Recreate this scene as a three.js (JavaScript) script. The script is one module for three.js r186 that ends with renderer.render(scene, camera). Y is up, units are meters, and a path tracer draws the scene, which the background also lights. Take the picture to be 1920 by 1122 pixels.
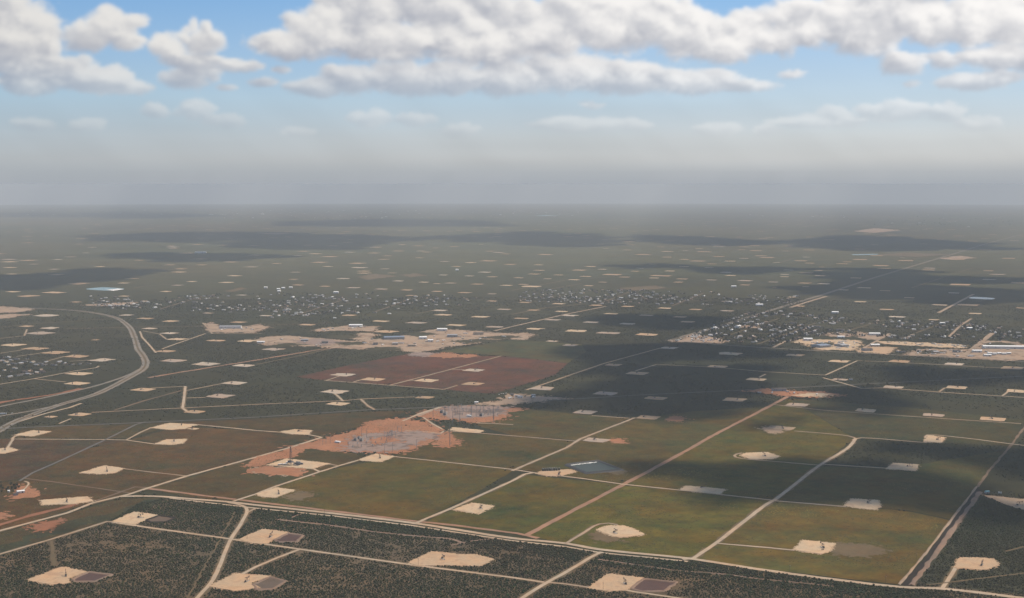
import * as THREE from 'three';
import { mergeGeometries } from 'three/addons/utils/BufferGeometryUtils.js';

// ---------------------------------------------------------------- camera, sky, sun, exposure
const RE = 6371000, ALT = 650, FOC = 2555, EYE = 345;              // earth radius, height of the eye, focal length and eye level in pixels of a 1920 x 1122 picture
const scene = new THREE.Scene();
const PITCH = Math.atan((561 - EYE) / FOC);
const camera = new THREE.PerspectiveCamera(2 * Math.atan(561 / FOC) * 180 / Math.PI, 1920 / 1122, 1, 400000);
camera.position.set(0, ALT, 0);
camera.rotation.x = -PITCH;
scene.add(camera);
const renderer = new THREE.WebGLRenderer({ antialias: true });
renderer.setSize(1024, 598);
renderer.toneMapping = THREE.LinearToneMapping;
renderer.toneMappingExposure = 1.0;
renderer.shadowMap.enabled = true;

const SUN_EL = 52 * Math.PI / 180, SUN_AZ = 58 * Math.PI / 180;    // high, to the right and a little ahead
const sunDir = new THREE.Vector3(Math.sin(SUN_AZ) * Math.cos(SUN_EL), Math.sin(SUN_EL), -Math.cos(SUN_AZ) * Math.cos(SUN_EL));
const sun = new THREE.DirectionalLight(new THREE.Color(1, 0.83, 0.64), 5.0);
sun.name = 'sun';
sun.position.copy(sunDir).multiplyScalar(20000).add(new THREE.Vector3(0, 0, -6000));
sun.target.position.set(0, 0, -6000);
sun.castShadow = true;
sun.shadow.radius = 1.6;
Object.assign(sun.shadow.camera, { left: -12000, right: 12000, top: 12000, bottom: -12000, near: 100, far: 60000 });
scene.add(sun, sun.target);

const HAZE = [0.85, 0.94, 1.0], HAZE_DENSITY = 3.4e-5;
scene.fog = new THREE.FogExp2(new THREE.Color().setRGB(...HAZE), HAZE_DENSITY);

// ---------------------------------------------------------------- small helpers
function rng(seed) { return () => { seed |= 0; seed = seed + 0x6D2B79F5 | 0; let t = Math.imul(seed ^ seed >>> 15, 1 | seed); t = t + Math.imul(t ^ t >>> 7, 61 | t) ^ t; return ((t ^ t >>> 14) >>> 0) / 4294967296; }; }
const R0 = rng(11);
const hash3 = (x, y, z) => { let h = Math.imul(x, 374761393) + Math.imul(y, 668265263) + Math.imul(z, 2147483647 ^ 1274126177) | 0; h = Math.imul(h ^ h >>> 13, 1274126177); h ^= h >>> 16; return (h >>> 0) / 2147483648 - 1; };
const sm = (t) => t * t * (3 - 2 * t), mix = (a, b, t) => a + (b - a) * t, clamp = (x, a = 0, b = 1) => x < a ? a : x > b ? b : x;
const sstep = (a, b, x) => sm(clamp((x - a) / (b - a)));
function grad(X, Y, Z, x, y, z) {
  let h = Math.imul(X, 374761393) + Math.imul(Y, 668265263) + Math.imul(Z, 873190537) | 0; h = Math.imul(h ^ h >>> 13, 1274126177); h = (h ^ h >>> 16) & 15;
  const u = h < 8 ? x : y, v = h < 4 ? y : h === 12 || h === 14 ? x : z;
  return (h & 1 ? -u : u) + (h & 2 ? -v : v);
}
function perlin(x, y, z) {
  const X = Math.floor(x), Y = Math.floor(y), Z = Math.floor(z); x -= X; y -= Y; z -= Z;
  const f = (t) => t * t * t * (t * (t * 6 - 15) + 10), u = f(x), v = f(y), w = f(z);
  return mix(mix(mix(grad(X, Y, Z, x, y, z), grad(X + 1, Y, Z, x - 1, y, z), u), mix(grad(X, Y + 1, Z, x, y - 1, z), grad(X + 1, Y + 1, Z, x - 1, y - 1, z), u), v),
    mix(mix(grad(X, Y, Z + 1, x, y, z - 1), grad(X + 1, Y, Z + 1, x - 1, y, z - 1), u), mix(grad(X, Y + 1, Z + 1, x, y - 1, z - 1), grad(X + 1, Y + 1, Z + 1, x - 1, y - 1, z - 1), u), v), w);
}
function noise3(x, y, z) {
  const X = Math.floor(x), Y = Math.floor(y), Z = Math.floor(z), u = sm(x - X), v = sm(y - Y), w = sm(z - Z);
  return mix(mix(mix(hash3(X, Y, Z), hash3(X + 1, Y, Z), u), mix(hash3(X, Y + 1, Z), hash3(X + 1, Y + 1, Z), u), v),
    mix(mix(hash3(X, Y, Z + 1), hash3(X + 1, Y, Z + 1), u), mix(hash3(X, Y + 1, Z + 1), hash3(X + 1, Y + 1, Z + 1), u), v), w);
}
function fbm3(x, y, z, n) { let s = 0, a = 0.5; for (let i = 0; i < n; i++) { s += a * noise3(x, y, z); x = x * 2.03 + 17.1; y = y * 2.03 + 5.7; z = z * 2.03 + 9.3; a *= 0.5; } return s; }
const s2l = (c) => { c /= 255; return c <= 0.04045 ? c / 12.92 : ((c + 0.055) / 1.055) ** 2.4; };
const rgbL = (r, g, b) => [s2l(r), s2l(g), s2l(b)];

// Where the line of sight through a point of the 1920 x 1122 picture meets the round earth.
function G(px, py) {
  const x = (px - 960) / FOC, y0 = (561 - py) / FOC, y = y0 * Math.cos(PITCH) - Math.sin(PITCH), z = -y0 * Math.sin(PITCH) - Math.cos(PITCH);
  const a = (x * x + z * z) / (2 * RE), d = y * y - 4 * a * ALT, t = (-y - Math.sqrt(Math.max(d, 0))) / (2 * a);
  return [x * t, z * t];
}
const elev = (x, z) => -(x * x + z * z) / (2 * RE);
const dist = (p) => Math.hypot(p[0], p[1]);

// ---------------------------------------------------------------- the sky: air and a field of cumulus, as radiance for every direction
const HORIZON_COL = [0.378, 0.409, 0.448];
function airColor(el, az) {                                          // degrees; az 0 is straight ahead, right positive
  const away = Math.acos(clamp(Math.cos((az - 58) * Math.PI / 180), -1, 1)) / Math.PI;  // 0 under the sun, 1 opposite
  const s = clamp(1.14 - away * 1.9, 0, 1.0), t = sm(clamp(s / 0.85));
  const stops = [[0, [162, 170, 175], [190, 193, 195]], [1, [164, 172, 178], [204, 205, 204]], [1.9, [161, 176, 187], [208, 212, 213]], [3.5, [156, 186, 206], [198, 216, 229]], [5.5, [136, 176, 213], [178, 207, 235]], [7.5, [118, 163, 209], [152, 195, 237]], [20, [92, 138, 190], [118, 166, 216]], [90, [74, 116, 168], [78, 120, 172]]];
  let i = 0;
  while (i < stops.length - 2 && el > stops[i + 1][0]) i++;
  const k = clamp((el - stops[i][0]) / (stops[i + 1][0] - stops[i][0])), out = [0, 0, 0];
  for (let c = 0; c < 3; c++) {
    const l = s2l(mix(stops[i][1][c], stops[i + 1][1][c], k)), r = s2l(mix(stops[i][2][c], stops[i + 1][2][c], k));
    out[c] = mix(l, r, t);
    out[c] = mix(HORIZON_COL[c], out[c], sstep(-0.3, 1.3, el));
  }
  if (el < 6) { const shaft = fbm3(az * 0.42 + el * 0.5, el * 0.1, 6.6, 3) * sstep(0.1, 1.2, el) * sstep(6, 3, el), dust = fbm3(az * 0.12, el * 1.3, 2.2, 3) * sstep(0.1, 0.8, el) * sstep(5, 2, el), k = 1 + 0.08 * shaft + 0.06 * dust; for (let c = 0; c < 3; c++) out[c] *= k; }
  return out;
}
const AZ = (px) => Math.atan((px - 960) / FOC) * 180 / Math.PI, EL = (py) => (EYE - py) / FOC * 180 / Math.PI, DEG = (d) => d / FOC * 180 / Math.PI;
const puffs = [];                                                    // [az, el, depth, r az, r el, flat base or not]
function cumulus(seed, base, ...blobs) {                             // blobs in pixels: x, y, half width, half height
  const r = rng(seed), far = (base - 125) / 60 * 0.9;               // lower in the picture is farther off
  for (const [x, y, rx, ry] of blobs) {
    const dz = (r() - 0.5) * 0.5 + clamp(far, -1, 1);
    puffs.push([AZ(x), EL(y), dz, DEG(rx) * 1.0, DEG(ry) * 1.0, EL(base)]);
    for (let k = 0; k < 9; k++) {
      const a = r() * 6.283, q = 0.6 + 0.42 * r();
      puffs.push([AZ(x + Math.cos(a) * rx * q), EL(y - Math.abs(Math.sin(a)) * ry * q * 0.9), dz - 0.1 + (r() - 0.6) * 1.3, DEG(rx) * (0.22 + 0.26 * r()), DEG(ry) * (0.28 + 0.34 * r()), EL(base)]);
    }
  }
}
cumulus(1, 152, [18, 60, 82, 42], [40, 100, 74, 48], [30, 136, 90, 36], [92, 120, 28, 44]);
cumulus(2, 112, [178, 84, 44, 28], [222, 64, 52, 30], [246, 88, 36, 22]);
cumulus(3, 190, [66, 168, 62, 22], [140, 150, 52, 28], [190, 160, 60, 25], [250, 172, 44, 16]);
cumulus(4, 140, [330, 102, 36, 26], [386, 88, 36, 30], [372, 124, 48, 16]);
cumulus(5, 182, [362, 156, 48, 20], [400, 142, 26, 16]);
cumulus(6, 142, [452, 130, 42, 12], [535, 138, 20, 9]);
cumulus(7, 14, [178, -6, 62, 14], [325, -4, 60, 14]);
cumulus(8, 124, [548, 92, 66, 28], [620, 62, 76, 44], [695, 22, 92, 40], [722, 82, 104, 42], [842, 26, 104, 46]);
cumulus(9, 126, [900, 88, 120, 40], [1000, 66, 120, 50], [1078, 34, 100, 46], [1148, 52, 92, 54], [1228, 44, 74, 46]);
cumulus(10, 122, [1290, 74, 72, 42], [1346, 92, 82, 30], [1400, 66, 58, 36], [1452, 84, 52, 28]);
cumulus(11, 187, [598, 168, 56, 18], [662, 152, 56, 28], [762, 152, 76, 30], [850, 150, 76, 32]);
cumulus(12, 180, [962, 146, 92, 34], [1082, 140, 88, 35], [1182, 150, 88, 30], [1300, 158, 86, 22], [1392, 166, 56, 12]);
cumulus(13, 110, [1506, 56, 72, 44], [1564, 54, 64, 40], [1622, 78, 64, 40], [1664, 34, 84, 34], [1740, 62, 72, 40]);
cumulus(14, 110, [1822, 62, 84, 44], [1900, 62, 84, 52], [1980, 70, 90, 50], [1706, 4, 90, 22]);
cumulus(15, 152, [1690, 130, 42, 22], [1762, 130, 32, 16], [1866, 124, 62, 22], [1930, 130, 50, 22]);
cumulus(16, 182, [1820, 166, 62, 15], [1876, 160, 40, 12], [1700, 168, 18, 8]);
cumulus(17, 246, [294, 214, 28, 15], [372, 212, 36, 20], [424, 230, 42, 13]);
cumulus(18, 250, [70, 240, 36, 12], [172, 240, 32, 11]);
cumulus(19, 245, [692, 226, 40, 18], [782, 226, 34, 15], [1082, 236, 78, 15], [1172, 236, 48, 12]);
cumulus(20, 246, [1560, 222, 34, 18], [1670, 216, 58, 21], [1770, 218, 34, 17], [1540, 232, 80, 12], [1100, 196, 14, 6]);
cumulus(22, 262, [870, 246, 40, 14], [1350, 244, 44, 13], [1440, 248, 30, 12], [560, 250, 34, 11], [1830, 240, 40, 14]);
cumulus(23, 205, [500, 160, 26, 8], [1110, 200, 22, 6], [430, 170, 20, 6], [1480, 146, 26, 8]);
cumulus(21, -30, [700, -60, 200, 40], [1000, -70, 220, 40], [1500, -60, 240, 50], [1850, -50, 160, 40], [100, -80, 200, 30], [2150, 20, 160, 80], [-180, 40, 140, 70], [-150, 170, 120, 30], [2120, 160, 100, 30]);
function makeSky() {
  const W = 4096, H = 2048, data = new Float32Array(W * H * 4), step = 360 / W;
  const az0 = -27, cols = Math.round(54 / step), rows = Math.round(12 / step), el0 = 0.6, D = 34, dz = 0.17;
  const S = new Float32Array(cols * rows * D).fill(-1), F = new Float32Array(cols * rows * D).fill(-1);
  for (const [a, e, z, ra, re, base] of puffs) {
    const rz = Math.min(Math.max(ra, re), 1.6), up = re, down = Math.max(Math.min(re, (e - base) * 1.25), re * 0.3);
    const i0 = Math.max(0, Math.floor((a - ra * 1.9 - az0) / step)), i1 = Math.min(cols - 1, Math.ceil((a + ra * 1.9 - az0) / step)), j0 = Math.max(0, Math.floor((e - down * 1.9 - el0) / step)), j1 = Math.min(rows - 1, Math.ceil((e + up * 1.9 - el0) / step));
    for (let k = 0; k < D; k++) {
      const zz = ((k - D / 2) * dz - z) / rz;
      if (zz * zz > 3.6) continue;
      for (let j = j0; j <= j1; j++) {
        const y = el0 + j * step - e, yy = y / (y > 0 ? up : down);
        for (let i = i0; i <= i1; i++) {
          const xx = (az0 + i * step - a) / ra, v = 1 - Math.sqrt(xx * xx + yy * yy + zz * zz), at = (k * rows + j) * cols + i;
          if (v > S[at]) S[at] = v;
        }
      }
    }
  }
  for (let k = 0, at = 0; k < D; k++) for (let j = 0; j < rows; j++) for (let i = 0; i < cols; i++, at++) {
    let b = S[at];
    if (b <= -0.9) { S[at] = 0; continue; }
    const x = (az0 + i * step) * 0.95, y = (el0 + j * step) * 1.35, z = k * dz * 0.95;
    let s = 0, a = 0.55, f = 1;
    const wx = x + 0.35 * perlin(x * 0.8 + 40, y * 0.8, z * 0.8), wy = y + 0.25 * perlin(x * 0.8, y * 0.8 + 40, z * 0.8);
    for (let o = 0; o < 5; o++) { const p = perlin(wx * f + o * 7.3, wy * f + 3.1 * o, z * f + o); s += a * (o < 1 ? p * 1.5 : Math.abs(p) * 2.4 - 0.55); f *= 2.13; a *= 0.61; }
    b += s * 0.50;
    F[at] = b;
    S[at] = clamp((b + 0.10) * 2.0) ** 1.35;
  }
  // light that reaches each point, from above right
  const T = new Float32Array(cols * rows * D), L = [0.62, 0.75, 0.30];
  for (let k = 0, at = 0; k < D; k++) for (let j = 0; j < rows; j++) for (let i = 0; i < cols; i++, at++) {
    if (S[at] <= 0.002) continue;
    let od = 0, q = 1.2, soon = 0;
    for (let n = 0, d = q; n < 15; n++, d += q) {
      const x = Math.round(i + L[0] * d), y = Math.round(j + L[1] * d), z = Math.round(k - L[2] * d * 0.5);
      if (x < 0 || x >= cols || y >= rows || z < 0 || z >= D) break;
      od += S[(z * rows + y) * cols + x] * q;
      if (n === 3) soon = od;
      q *= 1.2;
    }
    let n = 0.5;
    if (i > 4 && j > 4 && i < cols - 5 && j < rows - 5 && k > 1 && k < D - 2) {
      const gx = F[at - 4] - F[at + 4] + 0.5 * (F[at - 2] - F[at + 2]), gy = F[at - 4 * cols] - F[at + 4 * cols] + 0.5 * (F[at - 2 * cols] - F[at + 2 * cols]), gz = (F[at - rows * cols] - F[at + rows * cols]) * 1.4, q = Math.hypot(gx, gy, gz) + 1e-4;
      n = clamp(0.5 + 0.5 * (gx * 0.5 + gy * 0.8 - gz * 0.05) / q);
    }
    T[at] = clamp((0.42 * n + 0.16 * Math.exp(-soon * 0.3) + 0.42 * Math.exp(-od * 0.06) - 0.02) * 1.5);
  }
  const frame = (a, e) => {                                           // [colour times cover, cover]
    const i = Math.round((a - az0) / step), j = Math.round((e - el0) / step);
    if (i < 0 || j < 0 || i >= cols || j >= rows) return null;
    let tr = 1, r = 0, g = 0, b = 0;
    const warm = sstep(-24, 18, a);
    for (let k = 0; k < D && tr > 0.01; k++) {
      const at = (k * rows + j) * cols + i, s = S[at];
      if (s <= 0.002) continue;
      const al = 1 - Math.exp(-s * 0.62), w = tr * al, t = T[at];
      r += w * mix(mix(0.33, 0.42, warm), mix(0.78, 1.0, warm), t); g += w * mix(mix(0.355, 0.44, warm), mix(0.76, 0.97, warm), t); b += w * mix(mix(0.43, 0.50, warm), mix(0.73, 0.94, warm), t);
      tr *= 1 - al;
    }
    return [r, g, b, 1 - tr];
  };
  const others = (a, e) => {                                          // the same weather elsewhere: a layer of cumulus seen from below
    const k = 2.4 / Math.tan((Math.max(e, 0.4) + 5) * 0.947 * Math.PI / 180), x = Math.sin(a * Math.PI / 180) * k + 3, z = Math.cos(a * Math.PI / 180) * k;
    const n = fbm3(x, z, 3.3, 5) * 1.5 + 0.16, cover = sstep(0.0, 0.35, n) * 0.92, up = clamp(fbm3(x + 0.2, z - 0.3, 3.3, 4) * 1.5 - n + 0.5);
    const lit = mix(0.26, 0.56, 1 - up * 0.8);
    return [lit * cover, lit * cover, lit * 1.05 * cover, cover];
  };
  const put = (at, a, e, c) => {
    const air = airColor(Math.max(e, 0), a), fade = c ? mix(1, 0.08, clamp(sstep(5.6, 1.15, e))) * 0.985 : 0;
    for (let n = 0; n < 3; n++) data[at + n] = c ? air[n] * (1 - c[3] * fade) + c[n] * fade : air[n];
    data[at + 3] = 1;
  };
  for (let row = 0; row < H; row++) {
    const e = (row + 0.5) / H * 180 - 90, near = e > 0.5 && e < 12.7;
    for (let col = 0; col < W; col++) {
      let a = ((col + 0.5) / W - 0.5) * 360 + 90;                      // column of -z is a quarter from the left
      if (a > 180) a -= 360;
      const at = (row * W + col) * 4;
      if (e <= 0) { if (row % 1 === 0) { data[at] = HORIZON_COL[0]; data[at + 1] = HORIZON_COL[1]; data[at + 2] = HORIZON_COL[2]; data[at + 3] = 1; } continue; }
      if (near && Math.abs(a) < 26.5) {
        const w = sstep(26.4, 24, Math.abs(a)) * sstep(12.4, 10.5, e), c = w > 0 ? frame(a, e) : [0, 0, 0, 0], o = w < 1 ? others(a, e) : [0, 0, 0, 0];
        put(at, a, e, c.map((v, n) => v * w + o[n] * (1 - w)));
        continue;
      }
      if (row % 4 || col % 4) {                                        // elsewhere every fourth direction is computed
        const r4 = row - row % 4, c4 = col - col % 4, from = (r4 * W + c4) * 4;
        if (r4 > H / 2) { for (let n = 0; n < 4; n++) data[at + n] = data[from + n]; continue; }
      }
      put(at, a, e, others(a, e));
    }
  }
  const t = new THREE.DataTexture(data, W, H, THREE.RGBAFormat, THREE.FloatType);
  t.mapping = THREE.EquirectangularReflectionMapping;
  t.magFilter = t.minFilter = THREE.LinearFilter;
  t.needsUpdate = true;
  return t;
}
scene.background = makeSky();
scene.environment = scene.background;
// ---------------------------------------------------------------- textures (linear values, mean about 0.72)
function periodic(N, seed, list) {                                   // list of [cells across, strength]
  const out = new Float32Array(N * N);
  list.forEach(([c, amp], n) => {
    const r = rng(seed + n * 101), lat = new Float32Array(c * c);
    for (let i = 0; i < c * c; i++) lat[i] = r() * 2 - 1;
    const q = c / N, X = new Int32Array(N), U = new Float32Array(N);
    for (let i = 0; i < N; i++) { X[i] = Math.floor(i * q); U[i] = sm(i * q - X[i]); }
    for (let y = 0; y < N; y++) {
      const a = (X[y] % c) * c, b = ((X[y] + 1) % c) * c, v = U[y];
      for (let x = 0; x < N; x++) {
        const i = X[x] % c, j = (X[x] + 1) % c, u = U[x], p = lat[a + i] + (lat[a + j] - lat[a + i]) * u, s = lat[b + i] + (lat[b + j] - lat[b + i]) * u;
        out[y * N + x] += amp * (p + (s - p) * v);
      }
    }
  });
  return out;
}
function tex(N, metres, fn) {
  const d = new Uint8Array(N * N * 4);
  for (let i = 0; i < N * N; i++) { const c = fn(i); for (let k = 0; k < 3; k++) d[i * 4 + k] = clamp(c[k]) * 255; d[i * 4 + 3] = 255; }
  const t = new THREE.DataTexture(d, N, N, THREE.RGBAFormat);
  t.wrapS = t.wrapT = THREE.RepeatWrapping; t.magFilter = THREE.LinearFilter; t.repeat.set(1 / metres, 1 / metres); t.needsUpdate = true;
  return t;
}
const brushMap = (() => {
  const N = 2048, a = periodic(N, 1, [[5, 0.5], [11, 0.4], [23, 0.35], [47, 0.3]]), b = periodic(N, 2, [[90, 0.3], [190, 0.4], [400, 0.5], [800, 0.5]]), c = periodic(N, 3, [[7, 0.5], [17, 0.4], [60, 0.3]]);
  return tex(N, 1700, (i) => { const v = 0.70 + 0.14 * a[i] + 0.17 * b[i], w = 0.10 * c[i]; return [v + w, v + w * 0.25, v - w * 0.5]; });
})();
const fieldMap = (() => {
  const N = 2048, a = periodic(N, 11, [[6, 0.3], [13, 0.35], [29, 0.5], [61, 0.55], [110, 0.5]]), b = periodic(N, 12, [[180, 0.45], [390, 0.5], [800, 0.5]]), c = periodic(N, 13, [[6, 0.35], [14, 0.45], [33, 0.5], [70, 0.4], [150, 0.3]]);
  return tex(N, 1500, (i) => { const v = 0.70 + 0.19 * a[i] + 0.15 * b[i], w = 0.26 * c[i]; return [v + w * 0.8, v - w * 0.02, v - w * 0.6]; });
})();
const dirtMap = (() => {
  const N = 1024, a = periodic(N, 21, [[4, 0.5], [9, 0.45], [20, 0.4], [45, 0.3]]), b = periodic(N, 22, [[90, 0.3], [200, 0.3], [420, 0.4]]), c = periodic(N, 23, [[5, 0.5], [13, 0.4], [31, 0.3]]);
  return tex(N, 260, (i) => { const v = 0.74 + 0.13 * a[i] + 0.10 * b[i], w = 0.08 * c[i]; return [v + w, v, v - w * 0.8]; });
})();

const padMap = (() => {
  const N = 512, a = periodic(N, 41, [[3, 0.5], [7, 0.5], [15, 0.5]]), b = periodic(N, 42, [[30, 0.5], [64, 0.5], [128, 0.5]]), c = periodic(N, 43, [[4, 0.5], [9, 0.5]]);
  return tex(N, 110, (i) => { const stain = sstep(0.35, 0.8, a[i] + 0.25 * b[i]), v = 0.77 + 0.09 * a[i] + 0.09 * b[i] - 0.2 * stain, w = 0.06 * c[i]; return [v + w, v, v - w * 0.8 + 0.03 * stain]; });
})();
const yardMap = (() => {
  const N = 1024, a = periodic(N, 31, [[5, 0.5], [11, 0.5], [23, 0.5], [48, 0.4]]), b = periodic(N, 32, [[60, 0.4], [130, 0.5], [300, 0.5]]), c = periodic(N, 33, [[9, 0.5], [19, 0.5], [41, 0.4]]);
  return tex(N, 420, (i) => { const dark = sstep(0.25, 0.75, a[i] + 0.3 * b[i]), v = 0.80 + 0.08 * b[i] - 0.34 * dark, w = 0.06 * c[i]; return [v + w, v, v - w * 0.6]; });
})();

// ---------------------------------------------------------------- materials
function earthy(r, g, b, map, extra) {
  const k = 0.80 / 0.72;
  return new THREE.MeshPhysicalMaterial({ color: new THREE.Color().setRGB(Math.min(r * k, 1), Math.min(g * k, 1), Math.min(b * k, 1)), map, roughness: 1, specularIntensity: 0.15, side: THREE.DoubleSide, ...extra });
}
const plain = (r, g, b, rough = 0.7, metal = 0) => new THREE.MeshStandardMaterial({ color: new THREE.Color().setRGB(r, g, b), roughness: rough, metalness: metal });
const M = {
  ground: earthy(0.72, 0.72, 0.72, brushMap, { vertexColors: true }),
  caliche: earthy(0.49, 0.34, 0.215, padMap), calichePale: earthy(0.54, 0.40, 0.262, padMap), caliche2: earthy(0.41, 0.28, 0.175, padMap),
  road: earthy(0.455, 0.355, 0.255, dirtMap), roadTan: earthy(0.38, 0.285, 0.20, dirtMap), roadRed: earthy(0.32, 0.19, 0.125, dirtMap), roadRust: earthy(0.27, 0.125, 0.072, dirtMap), track: earthy(0.20, 0.14, 0.095, dirtMap), asphalt: earthy(0.145, 0.137, 0.125, dirtMap), asphaltPale: earthy(0.235, 0.205, 0.17, dirtMap),
  redDirt: earthy(0.35, 0.165, 0.09, dirtMap), gravel: earthy(0.27, 0.205, 0.175, yardMap), sand: earthy(0.37, 0.275, 0.195, dirtMap), sandYard: earthy(0.36, 0.265, 0.19, yardMap), worn: earthy(0.145, 0.108, 0.062, dirtMap),
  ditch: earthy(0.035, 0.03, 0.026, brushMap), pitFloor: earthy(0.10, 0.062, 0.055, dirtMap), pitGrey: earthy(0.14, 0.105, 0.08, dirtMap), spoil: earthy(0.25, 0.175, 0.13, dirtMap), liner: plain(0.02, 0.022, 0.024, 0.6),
  water: new THREE.MeshPhysicalMaterial({ color: new THREE.Color().setRGB(0.036, 0.048, 0.040), roughness: 0.3, ior: 1.33, specularIntensity: 0.15 }),
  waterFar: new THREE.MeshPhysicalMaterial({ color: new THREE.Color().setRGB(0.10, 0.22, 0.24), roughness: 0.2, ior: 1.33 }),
};

function struct(name, geo, mat) { const m = new THREE.Mesh(geo, mat); m.name = numbered(name); m.userData.kind = 'structure'; m.castShadow = m.receiveShadow = true; scene.add(m); return m; }
const taken = new Map();
function numbered(name) { const n = taken.get(name) ?? 0; taken.set(name, n + 1); return n ? name + '_' + String(n).padStart(3, '0') : name; }

// ---------------------------------------------------------------- the ground: one round-earth sheet out past the horizon
(() => {
  const az = [], rad = [0.5, 300, 700, 1100, 1400];
  for (let a = -180; a < -28; a += 4) az.push(a);
  for (let a = -28; a < 28; a += 0.16) az.push(a);
  for (let a = 28; a < 180; a += 4) az.push(a);
  for (let r = 1600; r < 130000; r *= 1.014) rad.push(r);
  const n = az.length, pos = [], col = [], uv = [], idx = [];
  for (const r of rad) for (const a of az) {
    const x = r * Math.sin(a * Math.PI / 180), z = -r * Math.cos(a * Math.PI / 180);
    pos.push(x, elev(x, z), z); uv.push(x, z);
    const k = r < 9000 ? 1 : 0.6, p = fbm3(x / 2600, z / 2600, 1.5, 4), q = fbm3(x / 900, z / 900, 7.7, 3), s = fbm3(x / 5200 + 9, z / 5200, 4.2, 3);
    const v = (1 + 0.30 * q * k + 0.22 * p) * (1 + 1.0 * sstep(6000, 14000, r)), red = 0.35 * p, grn = 0.3 * s;  // land colour pales with distance from the camera, painted in place of haze
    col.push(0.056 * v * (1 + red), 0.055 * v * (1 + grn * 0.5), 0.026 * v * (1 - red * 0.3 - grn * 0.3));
  }
  for (let i = 0; i < rad.length - 1; i++) for (let j = 0; j < n; j++) { const a = i * n + j, b = i * n + (j + 1) % n, c = a + n, d = b + n; idx.push(a, b, c, b, d, c); }
  const g = new THREE.BufferGeometry();
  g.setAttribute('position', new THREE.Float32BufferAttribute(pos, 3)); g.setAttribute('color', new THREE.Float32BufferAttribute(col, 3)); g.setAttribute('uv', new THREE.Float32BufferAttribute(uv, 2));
  g.setIndex(idx); g.computeVertexNormals();
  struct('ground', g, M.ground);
})();

// ---------------------------------------------------------------- sheets on the ground: polygons and strips
const bare = [];                                                     // [polygon, bounding box] that shrubs keep clear of
function ragged(pts, amp, stepLen, seed) {                           // a polygon with its sides divided and pushed about a little
  const r = rng(seed), out = [];
  for (let i = 0; i < pts.length; i++) {
    const a = pts[i], b = pts[(i + 1) % pts.length], L = Math.hypot(b[0] - a[0], b[1] - a[1]), n = Math.max(1, Math.min(60, Math.round(L / stepLen)));
    for (let k = 0; k < n; k++) { const x = mix(a[0], b[0], k / n), z = mix(a[1], b[1], k / n), q = amp > 2 ? 3.2 * amp : 0, f = amp * 9; out.push([x + (r() - 0.5) * 2 * amp + q * noise3(x / f, z / f, seed), z + (r() - 0.5) * 2 * amp + q * noise3(x / f, z / f, seed + 9.5)]); }
  }
  return out;
}
function rounded(pts, cut) {                                         // corners of a polygon cut twice
  for (let n = 0; n < 2; n++) { const o = []; pts.forEach((p, i) => { const q = pts[(i + 1) % pts.length], L = Math.hypot(q[0] - p[0], q[1] - p[1]), t = Math.min(0.3, cut / (L + 1e-6)); o.push([mix(p[0], q[0], t), mix(p[1], q[1], t)], [mix(q[0], p[0], t), mix(q[1], p[1], t)]); }); pts = o; cut *= 0.45; }
  return pts;
}
function sheetGeo(pts, h, skirt = 0) {
  const c = pts.map((p) => new THREE.Vector2(p[0], -p[1]));
  if (THREE.ShapeUtils.isClockWise(c)) { c.reverse(); pts = pts.slice().reverse(); }
  const tri = THREE.ShapeUtils.triangulateShape(c, []), pos = [], uv = [], idx = tri.flat();
  for (const [x, z] of pts) { pos.push(x, elev(x, z) + h, z); uv.push(x, z); }
  if (skirt) {
    const n = pts.length;
    for (const [x, z] of pts) { pos.push(x, elev(x, z) + h, z); uv.push(x, z); }
    for (const [x, z] of pts) { pos.push(x, elev(x, z) + h - skirt, z); uv.push(x, z); }
    for (let i = 0; i < n; i++) { const j = (i + 1) % n; idx.push(n + i, n + n + i, n + j, n + j, n + n + i, n + n + j); }
  }
  const g = new THREE.BufferGeometry();
  g.setAttribute('position', new THREE.Float32BufferAttribute(pos, 3)); g.setAttribute('uv', new THREE.Float32BufferAttribute(uv, 2)); g.setIndex(idx); g.computeVertexNormals();
  return g;
}
const insidePoly = (p, poly) => { let c = false; for (let i = 0, j = poly.length - 1; i < poly.length; j = i++) { const a = poly[i], b = poly[j]; if (a[1] > p[1] !== b[1] > p[1] && p[0] < (b[0] - a[0]) * (p[1] - a[1]) / (b[1] - a[1]) + a[0]) c = !c; } return c; };
let sheetSeed = 500;
function sheet(name, px, mat, { h = 0.25, amp = 2.5, step = 25, cut = 0, world = false, clear = false, skirt = 0, spill = null } = {}) {
  let p = world ? px : px.map(([x, y]) => G(x, y));
  if (cut) p = rounded(p, cut);
  p = ragged(p, amp, step, sheetSeed++);
  if (clear) bare.push(p);
  if (name === 'field' || name === 'yard') fieldPolys.push(p.filter((q, i) => i % 3 === 0));
  else { const xs = p.map((q) => q[0]), zs = p.map((q) => q[1]); if (-Math.max(...zs) < 9000) for (let x = Math.min(...xs); x < Math.max(...xs); x += 6) for (let z = Math.min(...zs); z < Math.max(...zs); z += 6) if (insidePoly([x, z], p)) markFar(x, z); }
  if (spill) {
    const per = p.reduce((a, q, i) => a + Math.hypot(p[(i + 1) % p.length][0] - q[0], p[(i + 1) % p.length][1] - q[1]), 0);
    return struct(name, mergeGeometries([sheetGeo(p, h, skirt), spillGeo(p, Math.min(420, Math.ceil(per / spill[0] * 2.2)), spill[0], spill[1], sheetSeed + 9000, h - (skirt ? 0.55 : 0.03))]), mat);
  }
  return struct(name, sheetGeo(p, h, skirt), mat);
}
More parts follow.
